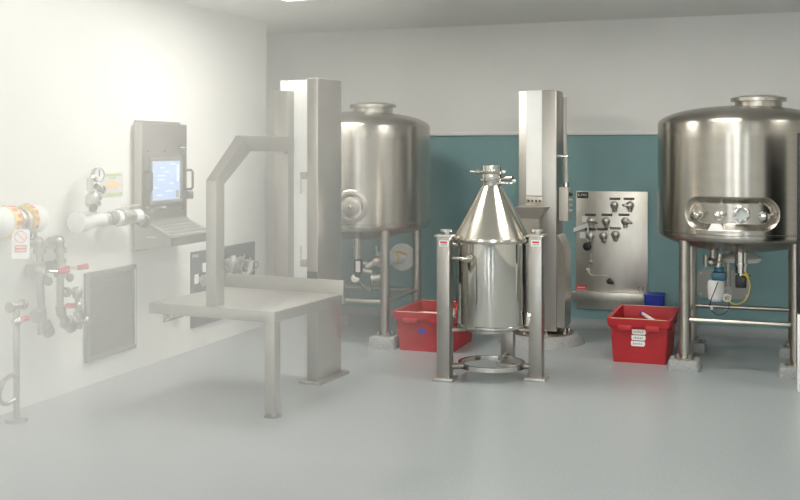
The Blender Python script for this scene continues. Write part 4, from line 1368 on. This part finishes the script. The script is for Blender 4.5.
def drop_a(t):
    o = 0.12
    W = lambda px, py, d=o: WL(t, px, py, d)
    bm = B()
    cyl(bm, W(29, 244, 0.0), W(31, 243, 0.05), 0.032); tube(bm, [W(30, 242.5, 0.02), W(35, 242, 0.10), W(38.5, 243.5, o), W(39.3, 250, o)], 0.025, 14, 5)
    cyl(bm, W(36, 242, 0.08), W(38, 242.5, o), 0.036); cyl(bm, W(39.3, 248, o), W(39.4, 253, o), 0.036)
    cyl(bm, W(39.4, 250), W(41.5, 316), 0.021); cyl(bm, W(39.6, 262), W(39.9, 266), 0.036); cyl(bm, W(40.0, 274), W(40.2, 279), 0.036); ball(bm, W(40, 270), 0.038)
    cyl(bm, W(41, 309), W(41.6, 318), 0.030); cyl(bm, W(41.6, 316), W(44.5, 325), 0.024)
    cyl(bm, W(41.8, 318), W(41.8, 334), 0.018); cyl(bm, W(41.8, 330), W(41.8, 334.5), 0.024)
    obj('pipe', bm, 'pipe_steel', t)
    bm = B(); cyl(bm, W(44, 325.5), W(49.5, 333), 0.046, 0.036)
    obj('drain_fitting', bm, 'pipe_steel', t)
    bm = B(); box(bm, W(34, 271, 0.06), (0.09, 0.05, 0.07), bev=0.008)
    obj('clamp', bm, 'pipe_steel', t)
    bm = B(); cyl(bm, W(41, 270.5, o), W(58, 271.0, o + 0.09), 0.009, seg=10); box(bm, W(45, 270.5, o + 0.03), (0.04, 0.05, 0.03), bev=0.004)
    lv = obj('lever', bm, 'bright_steel', t)
    bm = B(); cyl(bm, W(58, 271.2, o + 0.09), W(70, 269.6, o + 0.14), 0.015, 0.017, seg=14)
    obj('grip', bm, 'red_grip', lv, label='red grip')
    bm = B(); lathe(bm, [(0.0, 0.0), (0.022, 0.0), (0.027, 0.015), (0.022, 0.024), (0.0, 0.032)], 16, W(47, 281, o), (1, -0.2, 0)); cyl(bm, W(44.5, 276, o), W(47, 280, o), 0.014)
    obj('knob', bm, 'vent_frame', t)


def drop_b(t):
    o = 0.12
    W = lambda px, py, d=o: WL(t, px, py, d)
    bm = B()
    cyl(bm, W(50, 243, 0.0), W(51, 242.5, 0.05), 0.036); tube(bm, [W(51, 242, 0.02), W(55, 240.5, 0.10), W(59, 242, o), W(60.3, 249, o)], 0.025, 14, 5)
    cyl(bm, W(56, 240.5, 0.08), W(58.5, 241.5, o), 0.036); cyl(bm, W(60.2, 248, o), W(60.3, 253, o), 0.036)
    cyl(bm, W(60.3, 250), W(60.3, 309), 0.022); cyl(bm, W(60, 259), W(60, 263), 0.037); cyl(bm, W(60.3, 272), W(60.3, 277), 0.037); ball(bm, W(60.2, 268), 0.040)
    cyl(bm, W(60.2, 306), W(61.5, 315), 0.030); cyl(bm, W(61, 314), W(67, 323), 0.025)
    obj('pipe', bm, 'pipe_steel', t)
    bm = B(); cyl(bm, W(66.5, 321.5), W(72, 328.5), 0.045, 0.036)
    obj('drain_fitting', bm, 'pipe_steel', t)
    bm = B(); box(bm, W(54.5, 267, 0.06), (0.09, 0.05, 0.07), bev=0.008)
    obj('clamp', bm, 'pipe_steel', t)
    bm = B(); cyl(bm, W(61, 268, o), W(78, 268.0, o + 0.10), 0.009, seg=10); box(bm, W(65, 268.2, o + 0.03), (0.04, 0.05, 0.03), bev=0.004)
    lv = obj('lever', bm, 'bright_steel', t)
    bm = B(); cyl(bm, W(77.5, 268, o + 0.10), W(88, 266, o + 0.14), 0.015, 0.017, seg=14)
    obj('grip', bm, 'red_grip', lv, label='red grip')
    bm = B(); lathe(bm, [(0.0, 0.0), (0.022, 0.0), (0.027, 0.015), (0.022, 0.024), (0.0, 0.032)], 16, W(68.5, 277.5, o), (1, -0.2, 0)); cyl(bm, W(65, 272, o), W(68.5, 277, o), 0.014)
    obj('knob', bm, 'vent_frame', t)
    # branch with its own little valve
    bm = B()
    cyl(bm, W(61, 292.5), W(76, 291.5), 0.014); cyl(bm, W(65, 292.3), W(68, 292), 0.030); ball(bm, W(77, 291.8), 0.034)
    cyl(bm, W(77, 292), W(78.5, 325), 0.014); cyl(bm, W(77.3, 294), W(77.4, 298), 0.028); cyl(bm, W(78.2, 312), W(78.3, 316), 0.028); ball(bm, W(78, 305.5), 0.027); cyl(bm, W(78.4, 322), W(78.5, 328.5), 0.025)
    br = obj('branch', bm, 'pipe_steel', t)
    bm = B(); cyl(bm, W(77, 305.5, o), W(72, 305.8, o + 0.05), 0.008, seg=10)
    lv = obj('lever', bm, 'bright_steel', br)
    bm = B(); cyl(bm, W(73.5, 305.7, o + 0.04), W(67.5, 305.8, o + 0.09), 0.016, seg=14)
    obj('grip', bm, 'red_grip', br, label='red grip')
    bm = B(); lathe(bm, [(0.0, 0.0), (0.024, 0.0), (0.029, 0.015), (0.022, 0.024), (0.0, 0.032)], 16, W(85.5, 321, o), (1, -0.2, 0)); cyl(bm, W(79, 313, o), W(85, 320, o), 0.016); cyl(bm, W(80, 308), W(84, 316), 0.012)
    obj('knob', bm, 'pipe_steel', br)


drop('steel pipe drop with a red lever below the prohibition tag', drop_a, 36, 285)
drop('steel pipe drop with a small side branch next to the vent', drop_b, 62, 285)

# standpipe at the left edge
b0 = b_on(16.5, A_LEFT + 0.18)
t = thing('standpipe', 'thin steel standpipe with a T top and red lever on the floor', 'pipe', room(A_LEFT + 0.18, b0, 0))
zt_ = z_at(306, A_LEFT + 0.18, b0)
bm = B(); cyl(bm, (0, 0, 0.0), (0, 0, zt_), 0.017); cyl(bm, (0, 0, 0), (0, 0, 0.02), 0.06, seg=20)
obj('pipe', bm, 'pipe_steel', t)
bm = B(); q0, q1 = local(t, P(9.5, 306.8, 5.75)), local(t, P(24, 305.5, 5.95))
cyl(bm, (-0.0, -0.05, zt_), (0.0, 0.05, zt_), 0.018)
for y in (-0.05, 0.05):
    cyl(bm, (0, y - 0.01, zt_), (0, y + 0.01, zt_), 0.030)
obj('tee', bm, 'pipe_steel', t)
zl_ = zt_ - 0.085
bm = B(); cyl(bm, (0, 0, zl_), (0.02, 0.06, zl_ + 0.006), 0.008, seg=10); ball(bm, (0, 0, zl_), 0.03)
lv = obj('lever', bm, 'bright_steel', t)
bm = B(); cyl(bm, (0.008, 0.02, zl_ + 0.003), (0.022, 0.075, zl_ + 0.008), 0.014, seg=14)
obj('grip', bm, 'red_grip', lv, label='red grip')
bm = B(); lathe(bm, [(0.0, 0.0), (0.036, 0.0), (0.038, 0.02), (0.026, 0.03), (0.0, 0.032)], 16, (0.03, 0.115, zl_ + 0.015), (1, -0.3, 0)); cyl(bm, (0.02, 0.07, zl_ + 0.008), (0.03, 0.115, zl_ + 0.015), 0.010, seg=8)
obj('knob', bm, 'vent_frame', lv)
bm = B(); tube(bm, [(0, 0, 0.24), (0.02, -0.06, 0.27), (0.02, -0.13, 0.25), (0.02, -0.16, 0.17), (0.01, -0.1, 0.12), (0, 0, 0.13)], 0.012, 8, 6)
obj('hose_loop', bm, 'pipe_steel', t)

# ------------------------------------------------------------------ dark cabinet at the right edge
cb = P(797.2, 300, 6.5); cb.z = 0
t = thing('cabinet', 'tall shallow black cabinet with a white base at the right edge beside the tank', 'cabinet', cb + room(0.20, 0.07), RZ)
zs_ = CAMZ - (314 - HY) / F * 6.5
bm = B(); box(bm, (0, 0, (zs_ + 1.62) / 2), (0.40, 0.14, 1.62 - zs_), bev=0.006)
obj('upper_case', bm, 'black', t)
bm = B(); box(bm, (0, 0, zs_ / 2), (0.396, 0.136, zs_), bev=0.006)
obj('base', bm, 'white', t)
bm = B(); box(bm, (0, -0.074, 1.1), (0.34, 0.012, 0.9), bev=0.004)
dr = obj('door', bm, 'dark_grey', t)
bm = B(); box(bm, (-0.12, -0.088, 1.05), (0.02, 0.025, 0.12), bev=0.004)
obj('handle', bm, 'pale_steel', dr)
